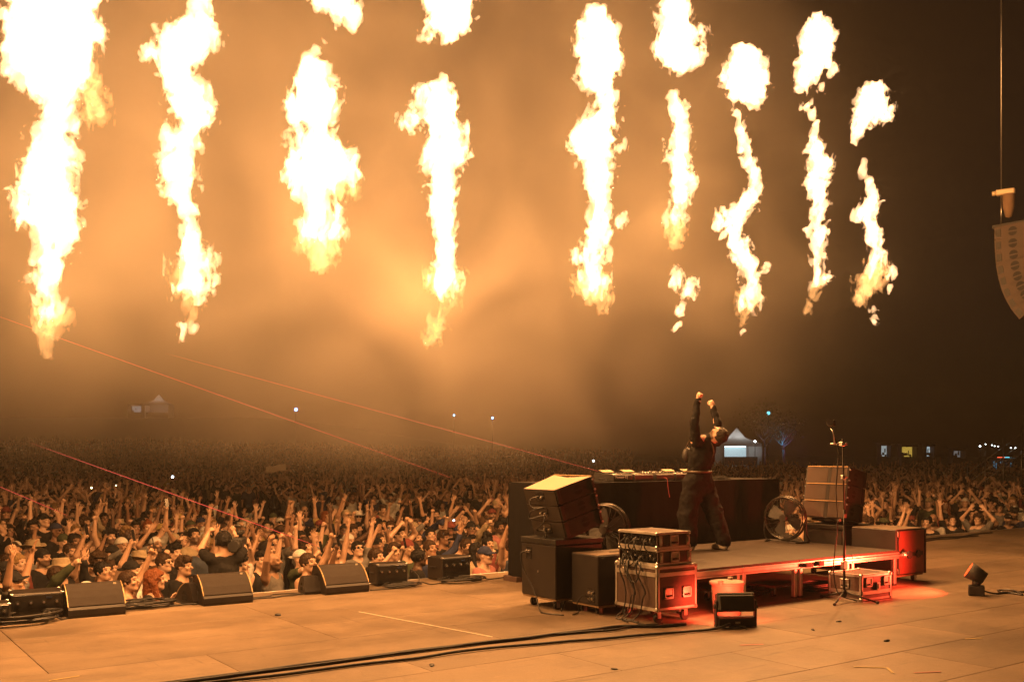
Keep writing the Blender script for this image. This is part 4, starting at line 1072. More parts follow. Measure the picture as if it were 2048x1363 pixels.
def head_frame(pitch, yaw):
    p, y = R(pitch), R(yaw)
    return np.array((Matrix.Rotation(y, 3, 'Z') @ Matrix.Rotation(-p, 3, 'X')))
def make_pose(i, shirt, voxel=.0105, ratio=.24):
    la, ra, pitch, yaw, _ = POSES[i]
    M = head_frame(pitch, yaw); hc = np.array((0, -.025, 1.63)) + np.array((0, .0012 * pitch, 0))
    joints = {}
    for s, a in ((1, la), (-1, ra)):
        up, fo, kind = ARMS[a]; m = np.array((s, 1, 1))
        up = unit(np.array(up) * m); fo = unit(np.array(fo) * m)
        sh = np.array((s * .175, .01, 1.40 + (.035 if up[2] > .3 else 0)))
        el = sh + up * .275; wr = el + fo * .25
        joints[s] = (sh, el, wr, up, fo, kind)
    pts = np.array([q for j in joints.values() for q in j[:3]] + [hc])
    lo = np.minimum(pts.min(0) - .24, (-.26, -.2, .9)); hi = np.maximum(pts.max(0) + .24, (.26, .2, 1.8)); lo[2] = .9
    F = Field(lo, hi, voxel)
    F.ell((0, 0, 1.0), (.15, .1, .12), .03); F.cone((0, 0, 1.0), (0, .0, 1.25), .125, .12, .04); F.ell((0, -.0, 1.29), (.165, .108, .17), .04)
    F.cone((-.14, .01, 1.40), (.14, .01, 1.40), .06, .06, .04)
    neck = (0, .01, 1.46)
    for s, (sh, el, wr, up, fo, kind) in joints.items():
        F.cone(neck, sh, .05, .05, .04); F.cone(sh, el, .053, .042, .03); F.cone(el, wr, .043, .027, .02)
        inward = np.array((-s, -.2, 0)) if kind != 'hold' else np.array((-s * .4, .6, .5))
        add_hand(F, wr, fo, inward, kind)
    add_head(F, hc, M, neck)
    V, Q = F.skin(); V, Q = decimate(V, Q, ratio)
    face = (V - hc) @ M
    far = (np.abs(face) > np.array((.11, .14, .16))).any(1); face[far] = (0, .2, .3)
    G = Field(lo, hi, voxel * 1.4)
    G.cone((0, 0, .92), (0, 0, 1.2), .155, .148, .05); G.ell((0, 0, 1.29), (.188, .128, .175), .05); G.cone((-.13, .01, 1.405), (.13, .01, 1.405), .07, .07, .05)
    for s, (sh, el, wr, up, fo, kind) in joints.items():
        if shirt == 'tee': G.cone(sh, sh + up * .17, .072, .068, .04)
        elif shirt == 'hoodie': G.cone(sh, el, .074, .06, .04); G.cone(el, el + fo * .21, .06, .046, .03)
    if shirt == 'hoodie': G.ell((0, .075, 1.46), (.1, .06, .05), .04)
    G.noise(.014, 9, 3, i * 1.7)
    G.ell((0, -.03, 1.5), (.075, .09, .075 if shirt != 'tank' else .12), .02, None, True)
    if shirt == 'tank':
        for s in (-1, 1): G.ell((s * .215, 0, 1.4), (.07, .14, .12), .02, None, True)
    SV, SQ = G.skin(); SV, SQ = decimate(SV, SQ, .3)
    return dict(V=V, Q=Q, face=face, SV=SV, SQ=SQ, hc=hc, M=M, joints=joints)
def mirror(d):
    f = np.array((-1, 1, 1), np.float32); S = np.diag(f)
    return dict(V=d['V'] * f, Q=d['Q'][:, ::-1], face=d['face'] * f, SV=d['SV'] * f, SQ=d['SQ'][:, ::-1], hc=d['hc'] * f, M=S @ d['M'] @ S,
                joints={-s: (j[0] * f, j[1] * f, j[2] * f, j[3] * f, j[4] * f, j[5]) for s, j in d['joints'].items()})
BODIES = []
for i in range(len(POSES)):
    d = make_pose(i, SHIRTS[i % 3 if i not in (5, 13) else 0]); d['shirt'] = SHIRTS[i % 3 if i not in (5, 13) else 0]; d['pose'] = i
    m = mirror(d); m['shirt'] = d['shirt']; m['pose'] = i
    BODIES += [d, m]
for b in BODIES:
    me = np_mesh('body', b['V'], b['Q'], [SKIN]); at = me.attributes.new('face', 'FLOAT_VECTOR', 'POINT'); at.data.foreach_set('vector', np.ascontiguousarray(b['face'], np.float32).ravel())
    b['body'] = me; b['shirt_me'] = np_mesh('shirt', b['SV'], b['SQ'], [GARMENT])
T = Field((-.3, -.2, 0), (.3, .2, 1.05), .022)
for s in (-1, 1): T.cone((s * .085, 0, .93), (s * .1, -.01, .5), .105, .075, .03); T.cone((s * .1, -.01, .5), (s * .11, .01, .07), .075, .062, .02); T.cone((s * .11, .02, .04), (s * .12, -.12, .035), .045, .04, .02)
T.noise(.012, 7, 2)
TV, TQ = decimate(*T.skin(), .35); TROUSERS = np_mesh('trousers', TV, TQ, [GARMENT])

def cap_dome(F, r=.012, z=.0): F.ell((0, .016, .032 + z), (.077 + r, .096 + r, .09 + r), .01)
def headgear(kind):
    h = .0085; F = Field((-.2, -.27, -.4), (.2, .27, .22), h)
    big = 9.0
    def cut_box(x0, x1, y0, y1, z0, z1):
        s, g = F.sl((-.2, -.27, -.4), (.2, .27, .22)); q = np.maximum(np.maximum(np.maximum(x0 - g[0], g[0] - x1), np.maximum(y0 - g[1], g[1] - y1)), np.maximum(z0 - g[2], g[2] - z1))
        if kind in ('short', 'quiff', 'long', 'curly', 'bun', 'headband'): q = q + .016 * fbm(g[0] * 45 + 3, g[1] * 45, g[2] * 30, 2)      # uneven hairline
        F.a[s] = np.maximum(F.a[s], -q)
    if kind == 'short':
        cap_dome(F, .014); F.noise(.007, 34, 3, 1.0); cut_box(-.2, .2, -.27, -.052, -.4, .052); cut_box(-.2, .2, -.27, -.02, -.4, .0); cut_box(-.2, .2, -.27, .27, -.4, -.035)
    elif kind == 'quiff':
        cap_dome(F, .012); F.cone((-.04, -.07, .1), (.04, -.07, .1), .04, .035, .03); F.cone((0, -.05, .11), (0, .05, .125), .045, .03, .03); F.noise(.011, 30, 3, 2.0); cut_box(-.2, .2, -.27, -.05, -.4, .056); cut_box(-.2, .2, -.27, -.01, -.4, .01); cut_box(-.2, .2, -.27, .27, -.4, -.03)
    elif kind == 'long':
        cap_dome(F, .016); 
        for s in (-1, 1): F.cone((s * .07, .02, .0), (s * .1, -.03, -.28), .035, .04, .04)
        F.cone((0, .07, .02), (0, .08, -.26), .07, .075, .04); F.noise(.011, 26, 3, 3.0); cut_box(-.062, .062, -.27, -.0, -.4, .055)
    elif kind == 'curly':
        cap_dome(F, .034, .01); F.noise(.024, 26, 2, 4.0); cut_box(-.075, .075, -.27, -.03, -.4, .05); cut_box(-.2, .2, -.27, .27, -.4, -.06)
    elif kind == 'bun':
        cap_dome(F, .011); F.ell((0, .085, .115), (.045, .045, .045), .02); F.noise(.007, 30, 2, 5.0); cut_box(-.2, .2, -.27, -.05, -.4, .056); cut_box(-.2, .2, -.27, -.0, -.4, -.01); cut_box(-.2, .2, -.27, .27, -.4, -.045)
    elif kind in ('cap', 'backcap'):
        cap_dome(F, .016, .008); F.ell((0, .016, .135), (.01, .01, .008), .004); cut_box(-.2, .2, -.27, .27, -.4, .04)
        sgn = -1 if kind == 'cap' else 1
        s, g = F.sl((-.1, -.26, .0), (.1, .26, .09))
        yy = (g[1] - .016) * sgn; d2 = np.maximum(np.sqrt((g[0] / .08) ** 2 + ((yy - .06) / .12) ** 2) - 1, np.abs(g[2] - (.052 - .03 * ((g[0] / .08) ** 2) - .12 * np.clip(yy - .1, 0, 1))) / .05 - .16) * .05
        d2 = np.where(yy < .03, .05, d2); F.a[s] = np.minimum(F.a[s], d2)
    elif kind == 'bucket':
        for z0, z1, r0, r1 in ((.03, .12, .106, .088), (.118, .128, .086, .07)): F.cone((0, .014, z0), (0, .014, z1), r0 * .5, r1 * .5, .01)
        s, g = F.sl((-.19, -.2, -.01), (.19, .22, .15)); rr = np.sqrt(g[0] ** 2 + ((g[1] - .014) * .88) ** 2)
        crown = np.maximum(rr - (.104 - .16 * np.clip(g[2] - .04, 0, .1)), np.maximum(g[2] - .128, .035 - g[2]))
        brim = np.abs(g[2] - (.045 - .42 * (rr - .1))) - .006; brim = np.maximum(brim, np.maximum(rr - .158, .09 - rr)); F.a[s] = np.minimum(crown, brim)
    elif kind == 'fedora':
        s, g = F.sl((-.19, -.26, -.01), (.19, .26, .2)); rr = np.sqrt(g[0] ** 2 + ((g[1] - .014) * .85) ** 2)
        crown = np.maximum(rr - (.1 - .12 * np.clip(g[2] - .05, 0, .2)), np.maximum(g[2] - (.155 - .02 * np.exp(-(g[0] / .025) ** 2)), .04 - g[2]))
        brim = np.abs(g[2] - (.05 + .5 * np.clip(np.abs(g[0]) - .1, 0, 1) - .1 * np.clip(-g[1] - .1, 0, 1))) - .006; brim = np.maximum(brim, np.maximum(rr - .172, .08 - rr)); F.a[s] = np.minimum(crown, brim)
    elif kind == 'beanie':
        F.ell((0, .02, .045), (.094, .112, .108), .01); F.noise(.005, 24, 2, 6.0); cut_box(-.2, .2, -.27, .27, -.4, .022)
    elif kind == 'headband':
        cap_dome(F, .013); F.cone((0, .11, .04), (.03, .16, -.08), .02, .014, .01); F.noise(.006, 24, 2, 7.0); cut_box(-.2, .2, -.27, -.05, -.4, .045); cut_box(-.2, .2, -.27, .05, -.4, .01)
    V, Q = F.skin(); return decimate(V, Q, .5)
GEAR_KINDS = ['short', 'quiff', 'long', 'curly', 'bun', 'cap', 'backcap', 'bucket', 'fedora', 'beanie', 'headband']
HEAD = {}
for k in GEAR_KINDS:
    V, Q = headgear(k); HEAD[k] = (V, Q, np_mesh('hair' if k in GEAR_KINDS[:5] else 'hat', V, Q, [HAIR if k in GEAR_KINDS[:5] else GARMENT]))
sg = MB()
for s in (-1, 1): sg.add([(s * (.031 + .024 * math.cos(t)), -.104 + .012 * abs(math.cos(t)), .008 + .018 * math.sin(t)) for t in [2 * math.pi * k / 12 for k in range(12)]], [tuple(range(12))])
sg.box((0, -.104, .014), (.02, .004, .005)); 
for s in (-1, 1): sg.box((s * .066, -.045, .012), (.004, .1, .005))
SUNGLASSES = sg.mesh('sunglasses', GLASSY)

SKINS = [('pale', (.6, .39, .28)), ('light', (.5, .31, .21)), ('tan', (.38, .22, .14)), ('brown', (.24, .13, .08)), ('dark', (.1, .055, .035))]
SKIN_P = [.3, .35, .2, .1, .05]
COLS = {'black': (.018, .017, .017), 'white': (.7, .67, .62), 'grey': (.2, .19, .18), 'navy': (.03, .04, .09), 'red': (.22, .06, .05), 'pink': (.5, .2, .18), 'green': (.065, .08, .045), 'beige': (.45, .36, .24), 'yellow': (.5, .37, .14), 'blue': (.065, .08, .11), 'brown': (.14, .08, .045)}
COL_P = [.42, .13, .1, .07, .05, .04, .04, .06, .02, .05, .02]
HAIRC = {'black': (.012, .01, .009), 'brown': (.05, .028, .016), 'fair': (.32, .2, .09), 'red': (.22, .07, .025)}
GEAR_WORDS = {'short': 'short {} hair', 'quiff': '{} quiff', 'long': 'long {} hair', 'curly': 'curly {} hair', 'bun': '{} hair in a bun', 'cap': '{} cap', 'backcap': 'backward {} cap', 'bucket': '{} bucket hat', 'fedora': '{} brimmed hat', 'beanie': '{} beanie', 'headband': '{} headscarf', None: 'shaved head'}
SHIRT_WORDS = {'tee': 'T-shirt', 'tank': 'tank top', 'hoodie': 'hoodie'}
used_labels = {}
def yaw_to(x, y, tx, ty): return math.atan2(tx - x, -(ty - y))
def place_person(x, y, rz, b, gear, gcol, scol, skin, scale=1.0, shades=False, beard=False, where='in the crowd', z=None, group='crowd in front of the stage', label=None):
    lab = label or '%s with %s%s in %s %s, %s' % ('person', GEAR_WORDS[gear].format(gcol), ', sunglasses' if shades else (', beard' if beard else ''), scol, SHIRT_WORDS[b['shirt']], POSES[b['pose']][4])
    if lab in used_labels: return None
    used_labels[lab] = 1
    t = empty('person', (x, y, ground_z(x, y) if z is None else z), rz, lab, 'person', group)
    t.scale = (scale,) * 3
    o = mesh_obj('body', b['body'], t); o.color = (*skin, 0.0 if beard else 1.0)
    o = mesh_obj('shirt', b['shirt_me'], t); o.color = (*COLS[scol], 1)
    o = mesh_obj('trousers', TROUSERS, t); o.color = (.02, .022, .03, 1)
    Mh = Matrix([list(r) for r in b['M']]).to_4x4(); Mh.translation = Vector(b['hc'])
    if gear:
        o = mesh_obj(HEAD[gear][2].name.split('.')[0], HEAD[gear][2], t); o.matrix_local = Mh
        c = HAIRC.get(gcol) if gear in GEAR_KINDS[:5] else COLS[gcol]; o.color = (*c, 1)
    if shades:
        o = mesh_obj('sunglasses', SUNGLASSES, t); o.matrix_local = Mh
    return t
def find(pose, mirrored): return BODIES[pose * 2 + mirrored]
def at_px(px, py, zh):
    d = FPX * (1.7 - zh) / (py - 905); X = (px - 1024) / FPX * d
    return X * CY + d * SY, -X * SY + d * CY
taken = []
PHONE = MB().box((0, 0, 0), (.075, .009, .155), .004).mesh('phone', GLASSY)
def give_phone(t, b, s, label, lit=None):
    j = b['joints'][s]; w = np.array(j[2]) + np.array(j[4]) * .11
    W = Matrix.LocRotScale(t.location, t.rotation_euler, t.scale) @ Vector(w)
    ph = mesh_obj('phone', PHONE, None, W + Vector((0, 0, .035)), (R(-12), 0, t.rotation_euler.z + R(8)))
    return tag(ph, label, 'phone', 'phones held up in the crowd')
SPECIAL = [ # px, py of the head, pose, mirrored, headgear, its colour, shirt, skin, sunglasses, beard, extra turn, phone label
 (268,1176,4,1,'short','brown','pink',1,0,0,0,'black phone held up by the person in pink at the stage edge'), (262,1150,5,0,'backcap','black','white',0,0,0,30,None),
 (326,1132,5,1,'short','brown','black',0,1,0,0,None), (332,1176,9,0,'long','red','black',0,0,0,20,None), (66,1104,5,0,'fedora','beige','grey',1,0,0,15,None),
 (126,1090,5,1,'beanie','green','black',0,0,0,20,None), (84,1122,5,0,'headband','black','black',1,0,1,20,None), (122,1142,5,0,'bucket','beige','black',0,0,0,25,None),
 (34,1132,5,0,'short','fair','red',0,0,0,20,None), (112,1160,2,0,'short','brown','green',0,0,0,20,None), (8,1152,5,0,'backcap','black','black',1,0,0,10,None),
 (348,1088,5,1,'cap','beige','beige',0,0,0,0,None), (322,1064,5,0,'bucket','yellow','black',0,0,0,20,None), (22,1168,5,0,'bun','black','white',2,0,0,40,None),
 (300,1110,2,1,'short','brown','black',0,0,0,40,None), (205,1150,8,0,'short','black','black',1,0,0,25,None), (365,1140,5,0,'quiff','brown','black',1,0,0,30,None),
 (918,1090,5,0,'fedora','black','black',1,0,0,-10,None), (906,1096,5,1,'bun','black','white',0,0,0,0,None), (952,1108,5,1,'long','black','beige',1,0,1,-20,None),
 (984,1120,5,0,'cap','navy','pink',0,0,0,0,None), (815,1102,5,0,'beanie','red','green',1,0,0,30,None), (836,1122,5,0,'short','black','black',4,0,0,-100,None),
 (974,1085,8,0,'quiff','black','black',0,0,0,30,None), (786,1110,5,0,'quiff','brown','grey',1,0,0,40,None), (668,1108,10,0,'short','black','white',1,0,0,20,None),
 (715,1104,13,1,'short','black','grey',0,1,0,20,None), (560,1052,13,1,'cap','white','black',0,1,0,0,None), (545,1130,1,0,None,'black','grey',2,0,1,20,None),
 (600,1125,3,0,'backcap','white','green',0,0,0,20,'dark phone filming beside the third wedge'), (480,1140,6,0,'quiff','black','white',0,0,0,0,None), (610,1100,12,1,'curly','brown','grey',0,0,0,0,None),
 (165,1120,4,0,'backcap','brown','brown',1,0,0,15,'phone raised by a tanned arm behind the first wedge'), (225,1115,11,0,'cap','black','grey',0,0,0,10,None), (150,1086,7,0,'short','black','navy',1,0,0,0,None),
 (750,1120,3,1,'short','brown','black',0,0,0,0,'phone filming in two hands behind the equipment box'), (860,1075,4,1,'short','black','red',0,0,0,0,'phone held high before the booth table'),
 (1770,1052,10,1,'short','black','black',1,0,0,0,None), (1905,1046,13,0,'short','brown','black',0,0,0,-20,None), (1975,1045,6,0,'curly','brown','grey',0,0,0,0,None), (1855,1050,8,0,'bun','black','black',0,0,0,0,None)]
for px, py, po, mi, ge, gc, sc_, sk, sh, be, turn, phl in SPECIAL:
    x, y = at_px(px, py, .13); y = max(y, 12.2)
    b = find(po, mi)
    t = place_person(x, y, yaw_to(x, y, 9.5, 9) - R(turn) * .4, b, ge, gc, sc_, SKINS[sk][1], 1.03, bool(sh), bool(be))
    if t is None: continue
    taken.append((x, y))
    if phl: give_phone(t, b, -1 if mi == 0 else 1, phl)
# camera operator in the pit
x, y = 4.30, 12.25
op_b = find(3, 0)
t = place_person(x, y, R(165), find(3, 1), 'short', 'black', 'black', SKINS[1][1], 1.0, z=-1.05, group='camera crew', label='camera operator in black with headphones, back turned, behind the second wedge')
taken.append((x, y)); taken.append((4.55, 12.4))
hpn = MB().tube([(.098 * math.cos(a_), .016, .035 + .115 * math.sin(a_)) for a_ in [math.pi * k / 12 for k in range(13)]], .011, 6).cyl((-.1, .01, 0), (-.075, .01, 0), .042, n=14).cyl((.1, .01, 0), (.075, .01, 0), .042, n=14).tube([(.1, -.0, -.02), (.08, -.09, -.07)], .005, 5)
o = hpn.build('headphones', RUBBER, t); Mh = Matrix([list(r) for r in find(3, 1)['M']]).to_4x4(); Mh.translation = Vector(find(3, 1)['hc']); o.matrix_local = Mh
tag(MB().box((4.35, 12.3, -1.275), (.9, .7, .44), .01).build('camera_riser', mat('riser_board', (.03, .025, .02), .8)), 'dark riser in the pit under the camera operator', 'riser')
vc = empty('broadcast_camera', (4.56, 12.42, .42), R(150), 'black shoulder camera with viewfinder beside the camera operator', 'camera')
MB().box((0, 0, .1), (.14, .36, .2), .02).build('body', RUBBER, vc); MB().cyl((0, .18, .12), (0, .4, .12), .06, .07, 16).build('lens', RUBBER, vc)
MB().box((-.02, -.02, .26), (.07, .2, .05), .01).box((-.02, -.02, .225), (.04, .04, .05)).build('top_handle', RUBBER, vc); MB().box((.12, .05, .14), (.08, .12, .08), .01).build('viewfinder', RUBBER, vc)
for k in range(5): MB().cyl((-.05 + .03 * k, -.18, .06 + .03 * (k % 3)), (-.05 + .03 * k, -.2, .06 + .03 * (k % 3)), .009, n=8).build('connector', STEEL, vc)
MB().box((0, -.2, .1), (.1, .06, .14), .01).build('battery', RUBBER, vc)
MB().tube(smooth_path([(0, 0, 0), (.05, .08, -.15), (.12, .1, -.3)]), .014, 6).build('pan_bar', RUBBER, vc)

# the places where people stand
cand = []
step = .68
rs = np.random.default_rng(5)
for iy in range(0, 300):
    dy = 12.4 + iy * step
    if dy > 135: break
    for ix in range(-90, 380):
        x = ix * step + (iy % 2) * step / 2 + rs.normal(0, .11); y = dy + rs.normal(0, .1)
        if y < 12.2: continue
        d = SY * x + CY * y; X = CY * x - SY * y
        if d < 5: continue
        px = 1024 + FPX * X / d
        if px < -90 or px > 2140: continue
        if d > 125: continue
        if d > 24 and float(vnoise(np.float64(x * .16), np.float64(y * .16), np.float64(3.3))) < -.2 + .06 * (d > 60): continue
        if d > 40 and rs.random() < (.25 if d < 70 else .45): continue
        hy = 905 + FPX * (1.7 - (ground_z(x, y) + 1.65)) / d
        if 1060 < px < 1520 and hy > 985: continue
        if X > d * .12 and d > 72: continue
        cand.append((d, x, y, px))
cand.sort()
n_ind = len([1 for k in used_labels])
crowd_pts = []
pose_w = np.array([.07, .06, .07, .07, .07, .34, .03, .03, .05, .07, .04, .03, .03, .04]); pose_w /= pose_w.sum()
phones = 0
for d, x, y, px in cand:
    if any((x - a) ** 2 + (y - b_) ** 2 < .2 for a, b_ in taken[:80]): continue
    po = int(rs.choice(len(POSES), p=pose_w)); b = find(po, int(rs.integers(2)))
    yaw = yaw_to(x, y, 9.5 + rs.normal(0, 1), 6) + rs.normal(0, .22)
    ski = int(rs.choice(5, p=SKIN_P)); scale = float(rs.normal(1.02, .05))
    if n_ind < 300 and -20 < px < 2070:
        for _ in range(60):
            ge = [None, *GEAR_KINDS][int(rs.choice(12, p=[.05, .27, .14, .1, .08, .05, .1, .07, .05, .03, .04, .02]))]
            gc = str(rs.choice(list(HAIRC), p=[.45, .38, .12, .05])) if ge in GEAR_KINDS[:5] or ge is None else str(rs.choice(['black', 'white', 'navy', 'beige', 'green', 'red', 'yellow'], p=[.4, .15, .12, .13, .08, .07, .05]))
            scn = str(rs.choice(list(COLS), p=np.array(COL_P) / sum(COL_P))); shd = rs.random() < .1; bd = (not shd) and ge != 'bun' and ge != 'long' and rs.random() < .3
            t = place_person(x, y, yaw, b, ge, gc, scn, tuple(np.array(SKINS[ski][1]) * rs.uniform(.85, 1.12)), scale, shd, bd)
            if t: break
        if t:
            n_ind += 1
            if po == 4 and phones < 7:
                phones += 1
                give_phone(t, b, -1 if np.array(b['joints'][-1][2])[2] > np.array(b['joints'][1][2])[2] else 1, 'phone held by the ' + t['label'].split(', one')[0])
            continue
    crowd_pts.append((x, y, ground_z(x, y), yaw, scale, ski))

# everybody further back: one mass, each figure set out on a point
variants = []
vr = np.random.default_rng(3)
for k in range(40):
    po = int(vr.choice(len(POSES), p=pose_w)) if k >= len(POSES) else k; b = find(po, k % 2)
    ge = str(vr.choice(GEAR_KINDS, p=[.32, .15, .12, .08, .05, .1, .06, .05, .02, .03, .02]))
    HV = HEAD[ge][0] @ b['M'].T + b['hc']; HQ = HEAD[ge][1]
    parts = [(b['V'], b['Q'], 0), (b['SV'], b['SQ'], 1), (HV, HQ, 2 if ge in GEAR_KINDS[:5] else 3), (TV, TQ, 4)]
    V = np.concatenate([p[0] for p in parts]); o = 0; Qs = []; mi = []
    for pv, pq, m in parts: Qs.append(pq + o); mi.append(np.full(len(pq), m)); o += len(pv)
    me = np_mesh('figure', V, np.concatenate(Qs), [SKIN_I, GARMENT_I, HAIR_I, tint_mat('hat_crowd', 'hat', True, .85, 14, .5) if 'hat_crowd' not in bpy.data.materials else bpy.data.materials['hat_crowd'], CLOTH], True, np.concatenate(mi))
    fa = np.full((len(V), 3), (0, .2, .3), np.float32); fa[:len(b['V'])] = b['face']
    at = me.attributes.new('face', 'FLOAT_VECTOR', 'POINT'); at.data.foreach_set('vector', fa.ravel())
    variants.append(bpy.data.objects.new('figure', me))
cp = np.array(crowd_pts); n = len(cp)
pm = bpy.data.meshes.new('crowd'); pm.vertices.add(n); pm.vertices.foreach_set('co', np.ascontiguousarray(cp[:, :3], np.float32).ravel())
def attr(nm, ty, vals, field='value'):
    a_ = pm.attributes.new(nm, ty, 'POINT'); a_.data.foreach_set(field, np.ascontiguousarray(vals).ravel())
attr('turn', 'FLOAT', cp[:, 3].astype(np.float32)); attr('size', 'FLOAT', cp[:, 4].astype(np.float32)); attr('pick', 'INT', vr.integers(0, len(variants), n).astype(np.int32))
sk = np.ones((n, 4), np.float32); sk[:, :3] = np.array([s[1] for s in SKINS])[cp[:, 5].astype(int)] * vr.uniform(.85, 1.12, (n, 1)); sk[:, 3] = vr.random(n) > .3
attr('skin', 'FLOAT_COLOR', sk, 'color')
def pickcol(tab, p): 
    a_ = np.ones((n, 4), np.float32); a_[:, :3] = np.array(tab)[vr.choice(len(tab), n, p=np.array(p) / sum(p))]; return a_
attr('shirt', 'FLOAT_COLOR', pickcol(list(COLS.values()), COL_P), 'color'); attr('hair', 'FLOAT_COLOR', pickcol(list(HAIRC.values()), [.45, .38, .12, .05]), 'color')
attr('hat', 'FLOAT_COLOR', pickcol(list(COLS.values()), [.4, .15, .1, .1, .05, .02, .06, .1, .05, .05, .02]), 'color')
crowd = mesh_obj('crowd', pm)
tag(crowd, 'dense festival crowd stretching away behind the front rows', None, None, 'stuff')
ng = bpy.data.node_groups.new('crowd_layout', 'GeometryNodeTree')
ng.interface.new_socket('Geometry', in_out='INPUT', socket_type='NodeSocketGeometry'); ng.interface.new_socket('Geometry', in_out='OUTPUT', socket_type='NodeSocketGeometry')
N_ = ng.nodes; L_ = ng.links
gi = N_.new('NodeGroupInput'); go = N_.new('NodeGroupOutput'); iop = N_.new('GeometryNodeInstanceOnPoints'); jn = N_.new('GeometryNodeJoinGeometry')
for v_ in variants:
    oi = N_.new('GeometryNodeObjectInfo'); oi.inputs['Object'].default_value = v_; gti = N_.new('GeometryNodeGeometryToInstance')
    L_.new(oi.outputs['Geometry'], gti.inputs[0]); L_.new(gti.outputs[0], jn.inputs[0])
def named(nm, ty):
    q = N_.new('GeometryNodeInputNamedAttribute'); q.data_type = ty; q.inputs['Name'].default_value = nm; return q.outputs['Attribute']
cx = N_.new('ShaderNodeCombineXYZ'); L_.new(named('turn', 'FLOAT'), cx.inputs[2])
L_.new(gi.outputs[0], iop.inputs['Points']); L_.new(jn.outputs[0], iop.inputs['Instance']); iop.inputs['Pick Instance'].default_value = True
L_.new(named('pick', 'INT'), iop.inputs['Instance Index']); L_.new(cx.outputs[0], iop.inputs['Rotation']); L_.new(named('size', 'FLOAT'), iop.inputs['Scale'])
L_.new(iop.outputs[0], go.inputs[0])
md = crowd.modifiers.new('crowd_layout', 'NODES'); md.node_group = ng

#@@PERFORMER
# ------------------------------------------------------------------ the performer on the deck
dj = empty('person', (9.56, 9.02, DECK), -YAW, 'performer in black leaning back with both fists raised behind the booth table', 'person')
fw = np.array((-.58, .81, 0.)); rt = np.array((.81, .58, 0.)); upv = np.array((0, 0, 1.))
shl, shr = np.array((-.20, -.2, 1.40)), np.array((.11, .0, 1.41)); ell_, elr = np.array((-.225, -.26, 1.655)), np.array((.125, .06, 1.64))
wrl, wrr = np.array((-.175, -.22, 1.925)), np.array((.08, .12, 1.845)); neckb = np.array((-.02, -.115, 1.42)); hc = np.array((.085, -.215, 1.475))
pt_ = R(68); fdir = fw * math.cos(pt_) + upv * math.sin(pt_); crown = -fw * math.sin(pt_) + upv * math.cos(pt_)
MH = np.stack([np.cross(-fdir, crown), -fdir, crown], 1)
hipr, hipl = np.array((-.065, .05, .87)), np.array((-.205, -.05, .87)); knr, knl = np.array((.07, .02, .46)), np.array((-.285, -.06, .45)); anr, anl = np.array((.185, -.04, .09)), np.array((-.27, -.14, .09))
F = Field((-.55, -.5, 0), (.45, .45, 2.15), .0095)
F.ell((-.135, 0, .9), (.15, .14, .12), .04); F.cone((-.13, 0, .95), (-.1, -.03, 1.2), .12, .125, .04); F.cone((-.1, -.03, 1.2), (-.05, -.1, 1.36), .14, .12, .05)
F.cone(shl, shr, .06, .06, .05)
for sh, el, wr in ((shl, ell_, wrl), (shr, elr, wrr)):
    F.cone(neckb, sh, .05, .052, .04); F.cone(sh, el, .055, .045, .03); F.cone(el, wr, .045, .03, .02); add_hand(F, wr, unit(wr - el), fw * .3 - rt * .8 if sh is shr else fw * .3 + rt * .8, 'fist')
for hp_, kn, an in ((hipr, knr, anr), (hipl, knl, anl)): F.cone(hp_, kn, .085, .06, .03); F.cone(kn, an, .058, .038, .03)
add_head(F, hc, MH, neckb)
V, Q = F.skin(); V, Q = decimate(V, Q, .35)
me = np_mesh('body', V, Q, [SKIN]); fa = ((V - hc) @ MH).astype(np.float32); fa[(np.abs(fa) > np.array((.11, .14, .16))).any(1)] = (0, .2, .3)
at = me.attributes.new('face', 'FLOAT_VECTOR', 'POINT'); at.data.foreach_set('vector', np.ascontiguousarray(fa).ravel())
mesh_obj('body', me, dj).color = (.52, .33, .23, 0.0)
G = Field((-.55, -.5, .85), (.45, .45, 2.0), .0105)
G.cone((-.13, 0, .98), (-.1, -.03, 1.2), .14, .15, .05); G.cone((-.1, -.03, 1.2), (-.05, -.1, 1.36), .16, .135, .05); G.cone(shl, shr, .072, .072, .05); G.cone(neckb, neckb + (hc - neckb) * .25, .068, .066, .02)
for sh, el, wr in ((shl, ell_, wrl), (shr, elr, wrr)): G.cone(sh, el, .072, .058, .03); G.cone(el, wr, .056, .038, .02)
G.noise(.011, 13, 3, 2.2).noise(.003, 30, 2, 4.0)
V, Q = G.skin(); V, Q = decimate(V, Q, .4); mesh_obj('long_sleeved_top', np_mesh('long_sleeved_top', V, Q, [GARMENT]), dj).color = (.005, .0045, .0045, 1)
G = Field((-.6, -.45, 0), (.5, .45, 1.08), .0115)
G.cone((-.13, 0, .86), (-.13, 0, 1.0), .165, .15, .04)
for hp_, kn, an in ((hipr, knr, anr), (hipl, knl, anl)): G.cone(hp_, kn, .128, .118, .05); G.cone(kn, an + np.array((0, 0, .03)), .118, .092, .05)
G.noise(.016, 9, 3, 5.0).noise(.005, 24, 2, 1.0)
V, Q = G.skin(); V, Q = decimate(V, Q, .4); mesh_obj('cargo_trousers', np_mesh('cargo_trousers', V, Q, [GARMENT]), dj).color = (.007, .0055, .0055, 1)
MB().tube([(-.13 + .163 * math.cos(a_), .163 * math.sin(a_), 1.005) for a_ in [2 * math.pi * k / 20 for k in range(20)]], .017, 6, True).build('belt', mat('belt_leather', (.05, .032, .018), .5), dj)
